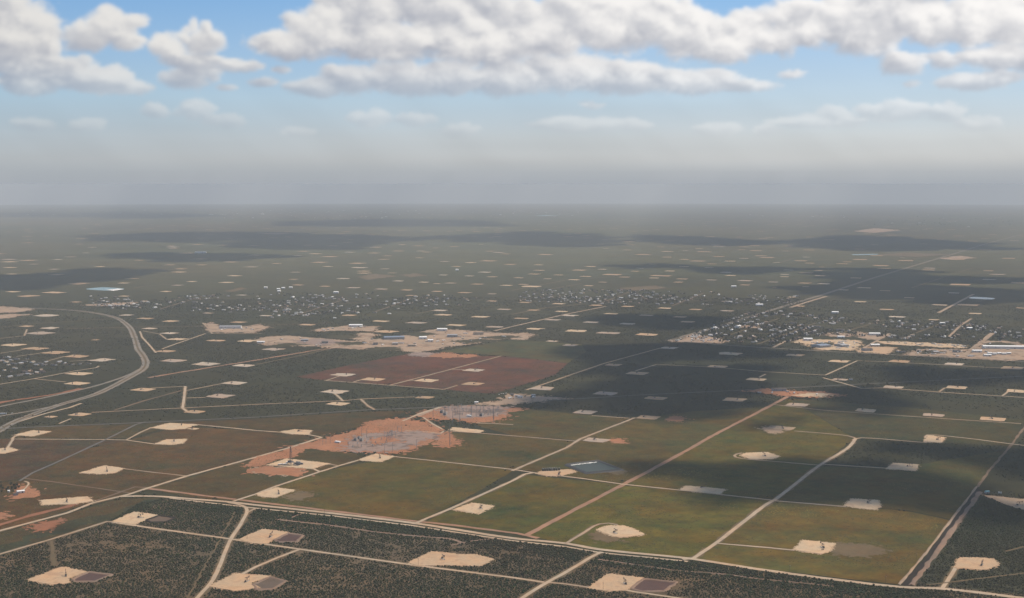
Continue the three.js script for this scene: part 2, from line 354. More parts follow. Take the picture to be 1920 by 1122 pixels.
// loose matter spilt over an outline: many small uneven patches that thin out away from it
function spillGeo(p, n, rad, reach, seed, h, insideToo) {
  const r = rng(seed), geos = [], per = p.map((q, i) => Math.hypot(p[(i + 1) % p.length][0] - q[0], p[(i + 1) % p.length][1] - q[1])), total = per.reduce((a, b) => a + b, 0);
  const cx = p.reduce((a, q) => a + q[0], 0) / p.length, cz = p.reduce((a, q) => a + q[1], 0) / p.length;
  for (let k = 0; k < n; k++) {
    let t = r() * total, i = 0; while (i < p.length - 1 && t > per[i]) { t -= per[i]; i++; }
    const a = p[i], b = p[(i + 1) % p.length], u = t / (per[i] || 1), far = (r() * r()) * reach * (r() < 0.5 || insideToo ? 1 : -0.5), L = Math.hypot(mix(a[0], b[0], u) - cx, mix(a[1], b[1], u) - cz) || 1;
    const x = mix(a[0], b[0], u) * (1 + 0) + (mix(a[0], b[0], u) - cx) / L * far, z = mix(a[1], b[1], u) + (mix(a[1], b[1], u) - cz) / L * far, s = rad * (0.35 + 0.9 * r()) * (1 - 0.6 * Math.abs(far) / reach), turn = r() * 6.28, m = 7 + Math.floor(r() * 4), q = [];
    const long = 1 + 1.4 * r();
    for (let j = 0; j < m; j++) { const w = j / m * 6.283, ra = s * (0.6 + 0.6 * r()), lx = Math.cos(w) * ra * long, lz = Math.sin(w) * ra; q.push([x + lx * Math.cos(turn) - lz * Math.sin(turn), z + lx * Math.sin(turn) + lz * Math.cos(turn)]); }
    geos.push(sheetGeo(q, h + k * 0.0006));
  }
  return mergeGeometries(geos);
}
const segs = [];
function stripGeo(pts, width, h, seed, wob = 0.12, crown = 0, off = 0) {
  const r = rng(seed), pos = [], uv = [], idx = [];
  let s = 0;
  pts.forEach((p, i) => {
    const a = pts[Math.max(0, i - 1)], b = pts[Math.min(pts.length - 1, i + 1)], L = Math.hypot(b[0] - a[0], b[1] - a[1]) || 1, nx = -(b[1] - a[1]) / L, nz = (b[0] - a[0]) / L;
    if (i) s += Math.hypot(p[0] - a[0], p[1] - a[1]);
    for (const t of crown ? [-1, 0, 1] : [-1, 1]) {
      const w = off + t * width / 2 * (1 + (r() - 0.5) * 2 * wob), x = p[0] + nx * w, z = p[1] + nz * w;
      pos.push(x, elev(x, z) + h + (t === 0 ? crown : 0), z); uv.push(x, z);
    }
    const k = crown ? 3 : 2;
    if (i) for (let c = 0; c < k - 1; c++) { const o = (i - 1) * k + c; idx.push(o, o + 1, o + k, o + 1, o + k + 1, o + k); }
  });
  const g = new THREE.BufferGeometry();
  g.setAttribute('position', new THREE.Float32BufferAttribute(pos, 3)); g.setAttribute('uv', new THREE.Float32BufferAttribute(uv, 2)); g.setIndex(idx); g.computeVertexNormals();
  return g;
}
function resample(pts, stepLen, smooth) {
  if (smooth && pts.length > 2) {
    const c = new THREE.CatmullRomCurve3(pts.map(([x, z]) => new THREE.Vector3(x, 0, z)), false, 'centripetal'), n = Math.ceil(c.getLength() / stepLen);
    return c.getSpacedPoints(Math.max(n, 2)).map((v) => [v.x, v.z]);
  }
  const out = [];
  pts.forEach((p, i) => { if (!i) { out.push(p); return; } const a = pts[i - 1], L = Math.hypot(p[0] - a[0], p[1] - a[1]), n = Math.max(1, Math.round(L / stepLen)); for (let k = 1; k <= n; k++) out.push([mix(a[0], p[0], k / n), mix(a[1], p[1], k / n)]); });
  return out;
}
const fieldPolys = [], farCells = new Set();
const clearFar = (x, z) => farCells.has(Math.floor(x / 8) * 100003 + Math.floor(z / 8));
const markFar = (x, z) => { for (const a of [-5, 0, 5]) for (const b of [-5, 0, 5]) farCells.add(Math.floor((x + a) / 8) * 100003 + Math.floor((z + b) / 8)); };
let roadLift = 0;
function road(name, width, mat, px, { h = 0.6, smooth = false, wob = 0.12, step = 22, crown = 0, off = 0 } = {}) {
  const p = px.map(([x, y]) => G(x, y)), d = p.reduce((s, q) => s + dist(q), 0) / p.length, pts = resample(p, Math.max(step, d / 150), smooth);
  roadLift = (roadLift + 1) % 12;
  for (let i = 1; i < pts.length; i++) { segs.push([pts[i - 1], pts[i], width]); const L = Math.hypot(pts[i][0] - pts[i - 1][0], pts[i][1] - pts[i - 1][1]), n = Math.ceil(L / 5); if (d < 9000) for (let k = 0; k <= n; k++) markFar(mix(pts[i - 1][0], pts[i][0], k / n), mix(pts[i - 1][1], pts[i][1], k / n)); }
  return struct(name, stripGeo(pts, width, h + roadLift * 0.018, sheetSeed++, wob, crown, off), mat);
}
// ---------------------------------------------------------------- fields
const field = (r, g, b, px, o = {}) => sheet('field', px, earthy(r, g, b, o.map || fieldMap), { h: 0.22 + (sheetSeed % 7) * 0.012, amp: 2, step: 30, ...o });
// open brush country below the long road
const brushPoly = [[-120, 1062], [0, 1042], [100, 1012], [201, 981], [262, 944], [310, 936], [427, 946], [480, 953], [776, 987], [960, 1014], [1123, 1037], [1297, 1053], [1440, 1073], [1691, 1104], [1715, 1085], [1770, 1000], [1836, 926], [1880, 930], [1990, 960], [1990, 1190], [-120, 1190]];
field(0.124, 0.092, 0.057, brushPoly, { map: brushMap });
field(0.052, 0.052, 0.030, [[1712, 1092], [1800, 985], [1838, 928], [1870, 940], [1990, 965], [1990, 1110], [1920, 1116], [1770, 1100]], { h: 0.36, map: brushMap });
// grass between the lease roads
field(0.09, 0.066, 0.014, [[446, 940], [600, 886], [705, 863], [740, 858], [965, 882], [870, 937], [779, 982]]);
field(0.092, 0.072, 0.013, [[792, 982], [985, 891], [1168, 910], [985, 1004]]);
field(0.106, 0.085, 0.014, [[988, 1005], [1168, 911], [1274, 921], [1450, 939], [1298, 1047], [1160, 1036], [1062, 1021]]);
field(0.106, 0.08, 0.018, [[1303, 1048], [1453, 940], [1586, 951], [1700, 958], [1784, 977], [1688, 1097], [1440, 1069]]);
field(0.074, 0.06, 0.016, [[1454, 937], [1535, 874], [1670, 880], [1885, 845], [1832, 915], [1786, 975], [1700, 957], [1586, 949]]);
field(0.09, 0.073, 0.014, [[1169, 909], [1298, 841], [1440, 766], [1478, 748], [1603, 823], [1535, 873], [1453, 937], [1274, 919]]);
field(0.08, 0.061, 0.015, [[970, 880], [1088, 825], [1192, 786], [1300, 772], [1440, 763], [1292, 841], [1167, 908], [1005, 887]]);
field(0.08, 0.06, 0.016, [[742, 856], [836, 810], [960, 819], [1084, 829], [967, 880]]);
field(0.077, 0.058, 0.016, [[960, 817], [884, 796], [975, 766], [1060, 775], [1180, 785], [1086, 826]]);
field(0.058, 0.052, 0.019, [[1605, 823], [1480, 748], [1700, 764], [1920, 788], [1900, 838], [1740, 830]]);
field(0.088, 0.050, 0.017, [[-60, 1016], [173, 943], [271, 917], [352, 893], [480, 857], [602, 822], [565, 816], [480, 808], [335, 800], [240, 826], [164, 842], [40, 900], [-60, 915]]);
field(0.068, 0.048, 0.02, [[-60, 1018], [120, 967], [225, 935], [300, 934], [200, 978], [100, 1008], [-60, 1055]]);
field(0.040, 0.044, 0.023, [[-60, 1040], [60, 1003], [180, 968], [262, 938], [301, 937], [201, 978], [100, 1008], [-60, 1058]], { h: 0.34, amp: 8 });
field(0.076, 0.052, 0.017, [[282, 917], [480, 860], [560, 836], [640, 846], [700, 860], [598, 885], [437, 940], [340, 931]]);
field(0.072, 0.048, 0.017, [[40, 802], [260, 796], [480, 786], [694, 772], [765, 771], [720, 787], [603, 821], [480, 806], [330, 797], [240, 823], [30, 822]]);
field(0.074, 0.044, 0.022, [[-60, 830], [22, 822], [240, 828], [166, 840], [40, 898], [-60, 912]]);
// ploughed red land and the green strip behind it
field(0.110, 0.046, 0.028, [[556, 707], [660, 684], [765, 664], [832, 669], [940, 668], [735, 722], [611, 714]]);
field(0.110, 0.046, 0.028, [[740, 722], [944, 668], [1000, 674], [1064, 682], [1042, 703], [1000, 716], [925, 739], [832, 731]]);
field(0.074, 0.066, 0.026, [[822, 660], [960, 637], [1090, 646], [1100, 660], [1066, 681], [940, 667]]);
field(0.125, 0.072, 0.045, [[690, 860], [735, 858], [755, 866], [720, 868]], { amp: 3 });
// worn and bare patches
const patch = (mat, px, o = {}) => sheet('bare_patch', px, mat, { h: 0.42, amp: 5, step: 5, cut: 20, spill: [5, 34], ...o });
patch(M.worn, [[532, 929], [580, 925], [574, 934], [540, 935]]);
patch(M.worn, [[1562, 1025], [1620, 1020], [1664, 1036], [1620, 1046], [1570, 1042]]);
patch(M.worn, [[1100, 1003], [1140, 998], [1172, 1013], [1125, 1015]]);
patch(M.redDirt, [[-10, 960], [22, 962], [16, 972], [-10, 976]]);
patch(M.roadRust, [[70, 986], [110, 972], [104, 990], [78, 997]]);
patch(M.worn, [[1146, 881], [1160, 880], [1166, 888], [1150, 890]]);
patch(M.redDirt, [[1150, 825], [1172, 824], [1176, 830], [1152, 832]]);
patch(M.redDirt, [[1250, 783], [1280, 780], [1288, 787], [1260, 790]]);
patch(M.sand, [[1440, 802], [1468, 800], [1462, 809], [1430, 812]]);
patch(M.sand, [[560, 870], [1, 870]].length ? [[470, 884], [505, 876], [545, 875], [566, 882], [550, 891], [478, 886]] : []);
patch(M.worn, [[1520, 655], [1560, 650], [1562, 653], [1530, 660]]);

// ---------------------------------------------------------------- roads
let leaseN = 0;
const lease = (w, px, o) => { road('road_shoulder', w * 1.35, M.worn, px, { h: 0.36, wob: 0.4, ...o }); return road('dirt_road', w * 0.76, M[['road', 'road', 'roadTan'][leaseN++ % 3]], px, o); };
// the long road across the foreground, its twin and the pipeline scar beside it
road('dirt_road', 12, M.road, [[225, 932], [262, 931], [301, 932], [364, 937], [427, 942], [480, 948], [628, 964], [776, 982], [960, 1010], [1060, 1020], [1123, 1031], [1297, 1049], [1440, 1071], [1691, 1102], [1769, 1105], [1920, 1123], [2010, 1134]], { smooth: true });
road('dirt_road', 7, M.road, [[318, 935], [427, 948], [480, 954], [628, 969], [776, 987], [960, 1015], [1060, 1026], [1123, 1037], [1290, 1054]], { wob: 0.2 });
road('pipeline_scar', 11, M.roadRed, [[279, 917], [380, 930], [480, 942], [628, 960], [769, 977], [870, 988], [968, 1001], [1010, 1010]], { wob: 0.35, h: 0.45 });
lease(11, [[-60, 1014], [0, 996], [125, 963], [173, 944], [241, 928], [271, 918], [352, 893], [480, 858], [543, 840], [603, 821]]);
road('pipeline_scar', 14, M.roadRust, [[-60, 1006], [0, 985], [60, 967], [125, 951], [165, 938]], { wob: 0.4, h: 0.42 });
road('dirt_track', 6, M.track, [[176, 941], [230, 922], [252, 914], [276, 915]], { wob: 0.3, h: 0.45 });
lease(9, [[603, 821], [573, 815], [480, 808], [359, 796], [335, 796]]);
lease(9, [[-60, 1062], [0, 1040], [100, 1011], [201, 979], [212, 980]]);
lease(9, [[210, 980], [276, 990], [427, 1011], [480, 1019], [563, 1031], [784, 1062], [960, 1084], [1020, 1093]]);
lease(9, [[427, 943], [448, 947], [460, 952], [463, 959], [450, 985], [432, 1013], [397, 1091], [368, 1124], [352, 1150]], { smooth: true });
road('dirt_track', 5, M.roadRed, [[455, 980], [432, 1013], [397, 1091], [368, 1124], [352, 1150]], { h: 0.42, wob: 0.5 });
lease(7, [[465, 961], [480, 954]]);
road('dirt_track', 2.5, M.worn, [[440, 962], [412, 1013], [380, 1070], [350, 1124]], { wob: 0.4, h: 0.45 });
lease(9, [[560, 1032], [520, 1047], [480, 1064], [450, 1080]]);
lease(10, [[1128, 1036], [1110, 1045], [1065, 1072], [1025, 1094], [980, 1122], [955, 1140]], { smooth: true });
lease(8, [[1025, 1093], [1060, 1096], [1106, 1103]]);
lease(8, [[1150, 1103], [1190, 1111], [1246, 1119], [1300, 1127]]);
lease(10, [[776, 984], [800, 973], [842, 956], [960, 903], [984, 890], [1000, 887]]);
lease(10, [[960, 884], [985, 873], [1063, 840], [1088, 824], [1191, 784]]);
road('pipeline_scar', 12, M.roadRed, [[985, 1006], [1075, 958], [1168, 910], [1232, 876], [1298, 840], [1332, 820], [1400, 785], [1440, 764], [1478, 744]], { h: 0.5, wob: 0.2 });
lease(8, [[705, 856], [739, 857], [850, 869], [960, 881], [1005, 888], [1090, 898], [1168, 909], [1274, 920], [1440, 938], [1453, 940], [1586, 951]]);
lease(9, [[705, 861], [671, 864], [636, 874], [598, 886], [513, 914], [480, 927], [437, 941]]);
lease(7, [[633, 874], [618, 871], [606, 869]]);
lease(8, [[600, 886], [588, 880], [570, 879]]);
lease(11, [[1280, 1050], [1299, 1048], [1315, 1038], [1342, 1020], [1440, 945], [1453, 938], [1535, 875], [1591, 840], [1605, 823]], { smooth: true });
lease(8, [[1607, 824], [1598, 820], [1583, 817], [1540, 813], [1490, 809]], { smooth: true });
lease(8, [[1600, 826], [1612, 822], [1640, 823], [1726, 830], [1745, 831]], { smooth: true });
lease(7, [[1735, 822], [1742, 816], [1800, 821], [1920, 836], [1990, 843]], { smooth: true });
lease(8, [[1535, 873], [1440, 865], [1387, 860], [1377, 856], [1382, 852], [1392, 850]], { smooth: true });
lease(8, [[1538, 871], [1666, 879], [1680, 880]]);
lease(8, [[1345, 1020], [1440, 1028], [1490, 1033]]);
lease(8, [[1060, 1021], [1090, 1003], [1123, 984], [1140, 982], [1158, 985]], { smooth: true });
// the ditch with its spoil banks
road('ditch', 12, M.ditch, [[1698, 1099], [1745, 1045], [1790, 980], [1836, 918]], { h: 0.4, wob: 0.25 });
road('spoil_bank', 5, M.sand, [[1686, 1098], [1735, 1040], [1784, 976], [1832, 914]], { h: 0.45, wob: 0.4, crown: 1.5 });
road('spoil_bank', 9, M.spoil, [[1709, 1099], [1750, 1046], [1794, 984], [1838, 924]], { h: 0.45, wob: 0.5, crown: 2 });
road('pipeline_scar', 6, M.track, [[1833, 914], [1858, 880], [1892, 841], [1920, 804], [1960, 760]], { h: 0.5, wob: 0.5 });
lease(9, [[1766, 1106], [1780, 1086], [1792, 1066], [1804, 1060]]);
road('dirt_track', 5, M.worn, [[1742, 1098], [1830, 1087], [1920, 1076], [1980, 1068]], { wob: 0.3 });
road('dirt_track', 5, M.worn, [[1886, 1035], [1920, 1026], [1990, 1010]], { wob: 0.4 });
// old scars through the brush
road('dirt_track', 7, M.spoil, [[520, 975], [620, 986], [700, 998], [780, 1006], [850, 1012], [870, 1020]], { wob: 0.8, h: 0.4 });
road('dirt_track', 5, M.spoil, [[845, 1024], [880, 1016], [925, 1011]], { wob: 0.4 });
road('dirt_track', 4, M.spoil, [[545, 972], [560, 966]], { wob: 0.3 });
road('dirt_track', 6, M.worn, [[96, 1015], [99, 1050], [101, 1062]], { wob: 0.4 });
road('dirt_track', 4, M.spoil, [[1120, 1050], [1180, 1058], [1260, 1070], [1360, 1078], [1420, 1086], [1560, 1100]], { wob: 0.9, h: 0.4 });
// left: lanes, highway, field roads
road('paved_lane', 7, M.asphalt, [[36, 903], [60, 888], [110, 866], [166, 840], [196, 826], [254, 797], [272, 792]]);
lease(5, [[45, 903], [53, 906], [50, 913], [43, 920]], { smooth: true });
lease(6, [[225, 879], [290, 887], [347, 893]]);
road('dirt_track', 5, M.track, [[46, 898], [110, 906], [226, 923], [250, 926]], { wob: 0.3 });
lease(8, [[13, 842], [20, 830], [25, 824], [196, 825], [236, 826]]);
lease(8, [[22, 828], [27, 819], [50, 814]], { smooth: true });
lease(7, [[236, 826], [262, 812], [284, 802]]);
lease(7, [[236, 826], [291, 834], [305, 834]]);
road('paved_road', 9, M.asphalt, [[-60, 808], [50, 802], [269, 793], [480, 783], [694, 769], [807, 765], [960, 756], [1186, 742], [1440, 730], [1656, 719], [1920, 706], [2000, 702]]);
for (const side of [-1, 1]) road('highway', 9.5, M.asphaltPale, [[-60, 838], [0, 807], [13, 799], [38, 787], [111, 760], [176, 741], [241, 709], [266, 694], [273, 681], [268, 668], [259, 656], [252, 634], [239, 611], [209, 594], [141, 583], [63, 579], [-60, 578]], { smooth: true, h: 0.9, wob: 0.04, off: side * 8.5 });
road('verge', 27, M.worn, [[-60, 838], [0, 807], [13, 799], [38, 787], [111, 760], [176, 741], [241, 709], [266, 694], [273, 681], [268, 668], [259, 656], [252, 634], [239, 611], [209, 594], [141, 583], [63, 579], [-60, 578]], { smooth: true, h: 0.4, wob: 0.2 });
road('highway', 13, M.asphaltPale, [[-60, 779], [0, 763], [85, 746], [176, 725], [240, 704], [262, 693]], { smooth: true });
road('frontage_road', 12, M.asphaltPale, [[-60, 800], [0, 781], [60, 771], [111, 760]], {});
lease(10, [[20, 796], [85, 776], [130, 765], [152, 757]], {});
road('pipeline_scar', 22, M.roadRust, [[-60, 772], [0, 755], [70, 745], [120, 737], [152, 729]], { wob: 0.5 });
lease(9, [[171, 774], [339, 766], [480, 759], [643, 752], [676, 749], [777, 745]]);
lease(10, [[347, 725], [345, 745], [342, 766], [350, 772]]);
lease(8, [[347, 725], [287, 728], [276, 730]]);
lease(8, [[349, 733], [415, 720], [425, 719]]);
lease(8, [[349, 747], [385, 746]]);
lease(9, [[623, 736], [634, 744], [643, 753]]);
lease(9, [[676, 749], [690, 762], [702, 769]]);
road('pipeline_scar', 16, M.roadRed, [[279, 709], [330, 700], [480, 676], [600, 656], [640, 652]], { wob: 0.4 });
road('dirt_track', 9, M.worn, [[480, 684], [560, 668], [616, 655]], { wob: 0.3 });
lease(9, [[292, 662], [280, 648], [266, 633], [262, 622]]);
lease(9, [[303, 655], [319, 649], [385, 626]]);
lease(8, [[268, 621], [299, 627], [312, 637]]);
lease(8, [[-20, 724], [0, 721], [63, 711], [136, 697], [180, 690], [185, 687]]);
lease(7, [[63, 711], [123, 717]]);
lease(8, [[-20, 637], [0, 635], [45, 630], [50, 618]]);
lease(8, [[0, 663], [45, 656]]); lease(8, [[30, 669], [80, 662]]); lease(8, [[90, 677], [120, 669]]); lease(8, [[130, 678], [165, 676]]);
road('dirt_track', 10, M.worn, [[-20, 616], [60, 608], [209, 598]], { wob: 0.2 });
road('dirt_track', 10, M.track, [[123, 617], [300, 613], [480, 611], [620, 606]], { wob: 0.2 });
lease(9, [[380, 606], [391, 617], [397, 626]]);
lease(10, [[397, 626], [440, 626], [490, 626]]);
road('dirt_track', 8, M.track, [[214, 770], [270, 752], [340, 733]], { wob: 0.3 });
lease(7, [[110, 795], [132, 786]], {});
// around the ploughed field and beyond
lease(8, [[608, 714], [731, 723], [832, 731]]);
lease(9, [[731, 723], [835, 696], [940, 668]]);
lease(7, [[612, 714], [636, 706]]); lease(7, [[662, 717], [680, 712]]); lease(7, [[832, 731], [858, 723]]); lease(7, [[766, 714], [780, 714]]); lease(7, [[846, 693], [870, 694]]);
lease(8, [[832, 809], [900, 813], [960, 818], [1081, 828]]);
lease(8, [[895, 794], [925, 795], [962, 797]]);
lease(8, [[1110, 780], [1181, 785]]);
lease(9, [[987, 732], [1133, 682], [1239, 653]]);
lease(8, [[1192, 696], [1231, 684], [1337, 689], [1440, 698], [1548, 704], [1608, 677], [1666, 679], [1774, 685], [1920, 693]]);
lease(9, [[1544, 709], [1580, 719], [1616, 729], [1656, 728], [1762, 736], [1920, 746], [1990, 750]]);
lease(7, [[1762, 735], [1772, 728]]); lease(7, [[1880, 743], [1890, 736]]);
lease(8, [[1436, 702], [1424, 708]]);
lease(8, [[1448, 759], [1546, 770], [1672, 779], [1835, 790], [1915, 795]]);
road('paved_road', 12, M.asphaltPale, [[1252, 639], [1340, 646], [1440, 653], [1580, 661], [1800, 672], [1990, 682]]);
for (const side of [-1, 1]) road('highway', 9, M.asphaltPale, [[1252, 640], [1350, 612], [1453, 580], [1540, 554], [1640, 521], [1690, 506], [1790, 476], [1850, 457], [1915, 440]], { wob: 0.04, off: side * 8 });
road('verge', 27, M.worn, [[1252, 640], [1350, 612], [1453, 580], [1540, 554], [1640, 521], [1690, 506], [1790, 476], [1850, 457], [1915, 440]], { h: 0.4 });
road('paved_road', 22, M.sand, [[1482, 577], [1520, 565], [1550, 556]]);
road('dirt_road', 14, M.sand, [[927, 621], [960, 613], [1060, 590], [1136, 575]]);
road('dirt_road', 14, M.worn, [[960, 590], [1020, 578], [1100, 570]]);
road('dirt_road', 14, M.worn, [[960, 545], [1060, 526], [1140, 520]]); road('dirt_road', 14, M.worn, [[1030, 543], [1090, 532]]);
road('dirt_road', 18, M.sand, [[1760, 587], [1792, 570], [1826, 552]]);
road('dirt_road', 22, M.sand, [[1804, 671], [1830, 650], [1862, 625]]);
road('dirt_road', 12, M.sand, [[1780, 632], [1802, 610], [1822, 598]]);
road('dirt_road', 12, M.sand, [[1608, 660], [1640, 642], [1668, 626]]);
road('dirt_road', 16, M.worn, [[1710, 540], [1780, 517]]); road('dirt_road', 16, M.worn, [[1684, 491], [1750, 479]]);
road('dirt_road', 10, M.worn, [[776, 590], [810, 583]]); road('dirt_road', 16, M.worn, [[0, 477], [60, 473]]); road('dirt_road', 14, M.worn, [[250, 541], [270, 537], [320, 533]]);
road('dirt_road', 14, M.worn, [[480, 506], [560, 503]]); road('dirt_road', 12, M.worn, [[1800, 510], [1825, 503]]); road('dirt_road', 14, M.worn, [[1462, 493], [1488, 485]]);
road('dirt_road', 12, M.sand, [[1450, 652], [1474, 640]]);
road('dirt_road', 12, M.sand, [[784, 781], [800, 774], [826, 764]]);
road('dirt_road', 9, M.road, [[826, 764], [790, 775], [755, 790]]);
lease(7, [[760, 808], [805, 811], [826, 814], [832, 809]]);
lease(7, [[793, 783], [812, 796], [830, 806]], { smooth: true });
// lanes of the settlements
for (const l of [[[200, 566], [330, 562], [470, 560]], [[430, 582], [560, 574], [700, 566]], [[300, 580], [345, 566], [380, 556]], [[560, 590], [610, 574], [650, 560]], [[700, 586], [740, 572], [770, 560]], [[1000, 566], [1180, 562], [1400, 566]], [[1120, 572], [1150, 560], [1180, 548]], [[1260, 574], [1290, 562], [1320, 550]]]) road('dirt_track', 8, M.track, l, { wob: 0.3, h: 0.5 });
for (const l of [[[1345, 636], [1400, 618], [1460, 598]], [[1420, 646], [1470, 628], [1530, 606]], [[1560, 632], [1600, 618], [1660, 600]], [[1690, 636], [1730, 620], [1780, 602]], [[1400, 606], [1560, 612], [1760, 622]], [[1380, 624], [1560, 630], [1700, 634], [1900, 642]], [[1440, 592], [1600, 600], [1700, 604]]]) road('dirt_track', 9, M.worn, l, { wob: 0.3, h: 0.5 });
// ---------------------------------------------------------------- well pads, yards and pits
const padMats = [M.caliche, M.calichePale, M.caliche2, earthy(0.49, 0.40, 0.31, dirtMap), earthy(0.40, 0.31, 0.24, dirtMap)];
const AXB = 25.5 * Math.PI / 180, dirB = [Math.sin(AXB), -Math.cos(AXB)], dirA = [Math.cos(AXB), Math.sin(AXB)];
const pad = (mat, px, o = {}) => sheet('well_pad', px, mat, { h: 1.0, amp: 1.5, step: 8, cut: 1.5, clear: true, skirt: 1.2, spill: [1.8, 9], ...o });
pad(M.calichePale, [[149, 888], [195, 874], [231, 879], [214, 888], [188, 890]]);
pad(M.calichePale, [[76, 939], [163, 932], [173, 941], [140, 946], [79, 948]]);
pad(M.calichePale, [[209, 979], [251, 961], [296, 967], [272, 977], [250, 985]]);
pad(M.caliche, [[50, 1089], [116, 1064], [161, 1073], [126, 1087], [130, 1095], [96, 1098]]);
pad(M.caliche, [[391, 1101], [440, 1077], [507, 1081], [470, 1095], [485, 1103], [440, 1110]]);
pad(M.calichePale, [[-20, 846], [0, 842], [18, 840], [33, 845], [8, 851], [-20, 853]]);
pad(M.calichePale, [[500, 873], [537, 861], [618, 870], [585, 880], [543, 877]]);
pad(M.calichePale, [[670, 864], [704, 852], [740, 857], [713, 867]]);
pad(M.calichePale, [[478, 928], [518, 915], [552, 920], [515, 934], [495, 933]]);
pad(M.calichePale, [[849, 957], [885, 944], [926, 950], [897, 965]]);
pad(M.caliche, [[446, 1013], [492, 993], [541, 999], [512, 1014], [500, 1021], [476, 1020]]);
pad(M.caliche, [[764, 1057], [810, 1035], [862, 1041], [893, 1041], [928, 1050], [898, 1063], [830, 1061], [785, 1063]], { cut: 5 });
pad(M.caliche, [[1006, 889], [1016, 884], [1070, 881], [1080, 886], [1050, 894], [1028, 894]]);
pad(M.calichePale, [[1276, 920], [1288, 912], [1360, 918], [1350, 928]]);
pad(M.calichePale, [[1118, 994], [1140, 986], [1176, 988], [1210, 1004], [1168, 1009], [1150, 1007]], { cut: 5 });
pad(M.caliche, [[1102, 1104], [1140, 1077], [1206, 1085], [1174, 1109], [1142, 1110]]);
pad(M.calichePale, [[1388, 855], [1400, 850], [1440, 849], [1463, 857], [1446, 862], [1408, 862]]);
pad(M.calichePale, [[1663, 880], [1676, 869], [1722, 872], [1716, 884]]);
pad(M.calichePale, [[1584, 949], [1598, 936], [1646, 939], [1650, 950], [1640, 957], [1602, 953]]);
pad(M.calichePale, [[1489, 1032], [1507, 1014], [1566, 1020], [1556, 1035], [1540, 1040], [1522, 1038]]);
pad(M.caliche, [[1790, 1068], [1799, 1046], [1862, 1048], [1876, 1060], [1848, 1070], [1810, 1067]], { cut: 7 });
pad(M.caliche, [[1841, 929], [1880, 933], [1990, 945], [1990, 966], [1920, 957], [1897, 950], [1866, 938]]);
pad(M.calichePale, [[282, 803], [318, 794], [350, 796], [370, 797], [345, 805], [318, 807]]);
pad(M.calichePale, [[290, 833], [312, 825], [350, 824], [342, 832], [320, 835]]);
pad(M.calichePale, [[24, 817], [62, 808], [96, 810], [60, 819]]);
pad(M.calichePale, [[523, 811], [552, 806], [584, 808], [577, 816], [548, 815]]);
pad(M.calichePale, [[843, 807], [850, 802], [906, 808], [897, 813], [860, 810]]);
pad(M.calichePale, [[1738, 822], [1742, 817], [1772, 821], [1766, 831], [1733, 829]]);
// pads farther out: [x, y, width] of each as seen, laid out square to the survey grid
const placedPads = [];
function padsFrom(x0, y0, k, ...list) {
  for (const [x, y, w] of list) {
    const px = x0 + x / k, py = y0 + y / k, p = G(px, py), d = dist(p);
    if (placedPads.some((q) => Math.abs(q[2] - px) < 8 && Math.abs(q[3] - py) < 2.5)) continue;
    placedPads.push([p, w / k / FOC * d / 1.28, px, py]);
  }
}
padsFrom(0, 560, 3.98, [195, 208, 110], [370, 222, 145], [300, 260, 200], [95, 348, 180], [260, 375, 180], [410, 405, 180], [570, 433, 170], [760, 460, 190], [590, 562, 200], [570, 635, 180], [710, 310, 70], [1080, 150, 120], [1270, 170, 130], [1115, 225, 110], [1265, 260, 140], [1320, 305, 150], [1230, 395, 150], [1610, 315, 150], [1840, 318, 160], [1290, 465, 190], [1530, 490, 200], [1815, 502, 170], [1070, 682, 170], [1745, 632, 190], [1640, 730, 210], [595, 868, 165], [1450, 848, 165], [340, 128, 180], [940, 125, 110], [1780, 178, 130], [1550, 110, 90], [1440, 975, 90], [375, 885, 90]);
padsFrom(480, 560, 3.98, [130, 380, 170], [640, 570, 200], [870, 605, 195], [1275, 613, 190], [1630, 537, 180], [1620, 638, 190], [590, 697, 210], [610, 788, 190], [1258, 740, 155], [930, 170, 140], [1195, 182, 150], [1490, 200, 150], [1780, 213, 140], [1370, 90, 130], [1395, 123, 130], [1675, 138, 140], [1850, 82, 120], [1760, 20, 90], [380, 197, 130], [970, 248, 200]);
padsFrom(960, 560, 3.98, [95, 30, 100], [345, 40, 105], [160, 88, 115], [370, 98, 110], [70, 150, 125], [430, 128, 130], [305, 160, 125], [170, 228, 150], [475, 243, 190], [720, 258, 180], [1010, 270, 200], [300, 320, 115], [630, 52, 110], [865, 60, 110], [1140, 73, 110], [1370, 83, 120], [1605, 93, 105], [740, 115, 120], [1000, 126, 115], [1255, 138, 110], [590, 178, 120], [860, 190, 120], [1310, 175, 110], [435, 350, 140], [1175, 370, 140], [760, 497, 140], [935, 560, 170], [1535, 510, 165], [230, 672, 210], [700, 710, 190], [1070, 745, 180], [1660, 757, 190], [550, 850, 200], [1020, 890, 200], [630, 1060, 220], [1825, 605, 160], [1630, 413, 190]);
padsFrom(1440, 560, 3.98, [205, 424, 150], [540, 470, 180], [985, 470, 160], [1390, 490, 160], [1830, 520, 180], [540, 606, 130], [940, 663, 165], [1410, 665, 180], [1850, 693, 170], [220, 795, 190], [730, 837, 180], [1240, 873, 190], [1680, 902, 200], [125, 970, 190], [690, 25, 105], [890, 83, 110], [965, 138, 140], [1280, 48, 130], [1500, 48, 180], [1550, 113, 110], [1240, 160, 80], [1890, 72, 80], [230, 58, 110]);
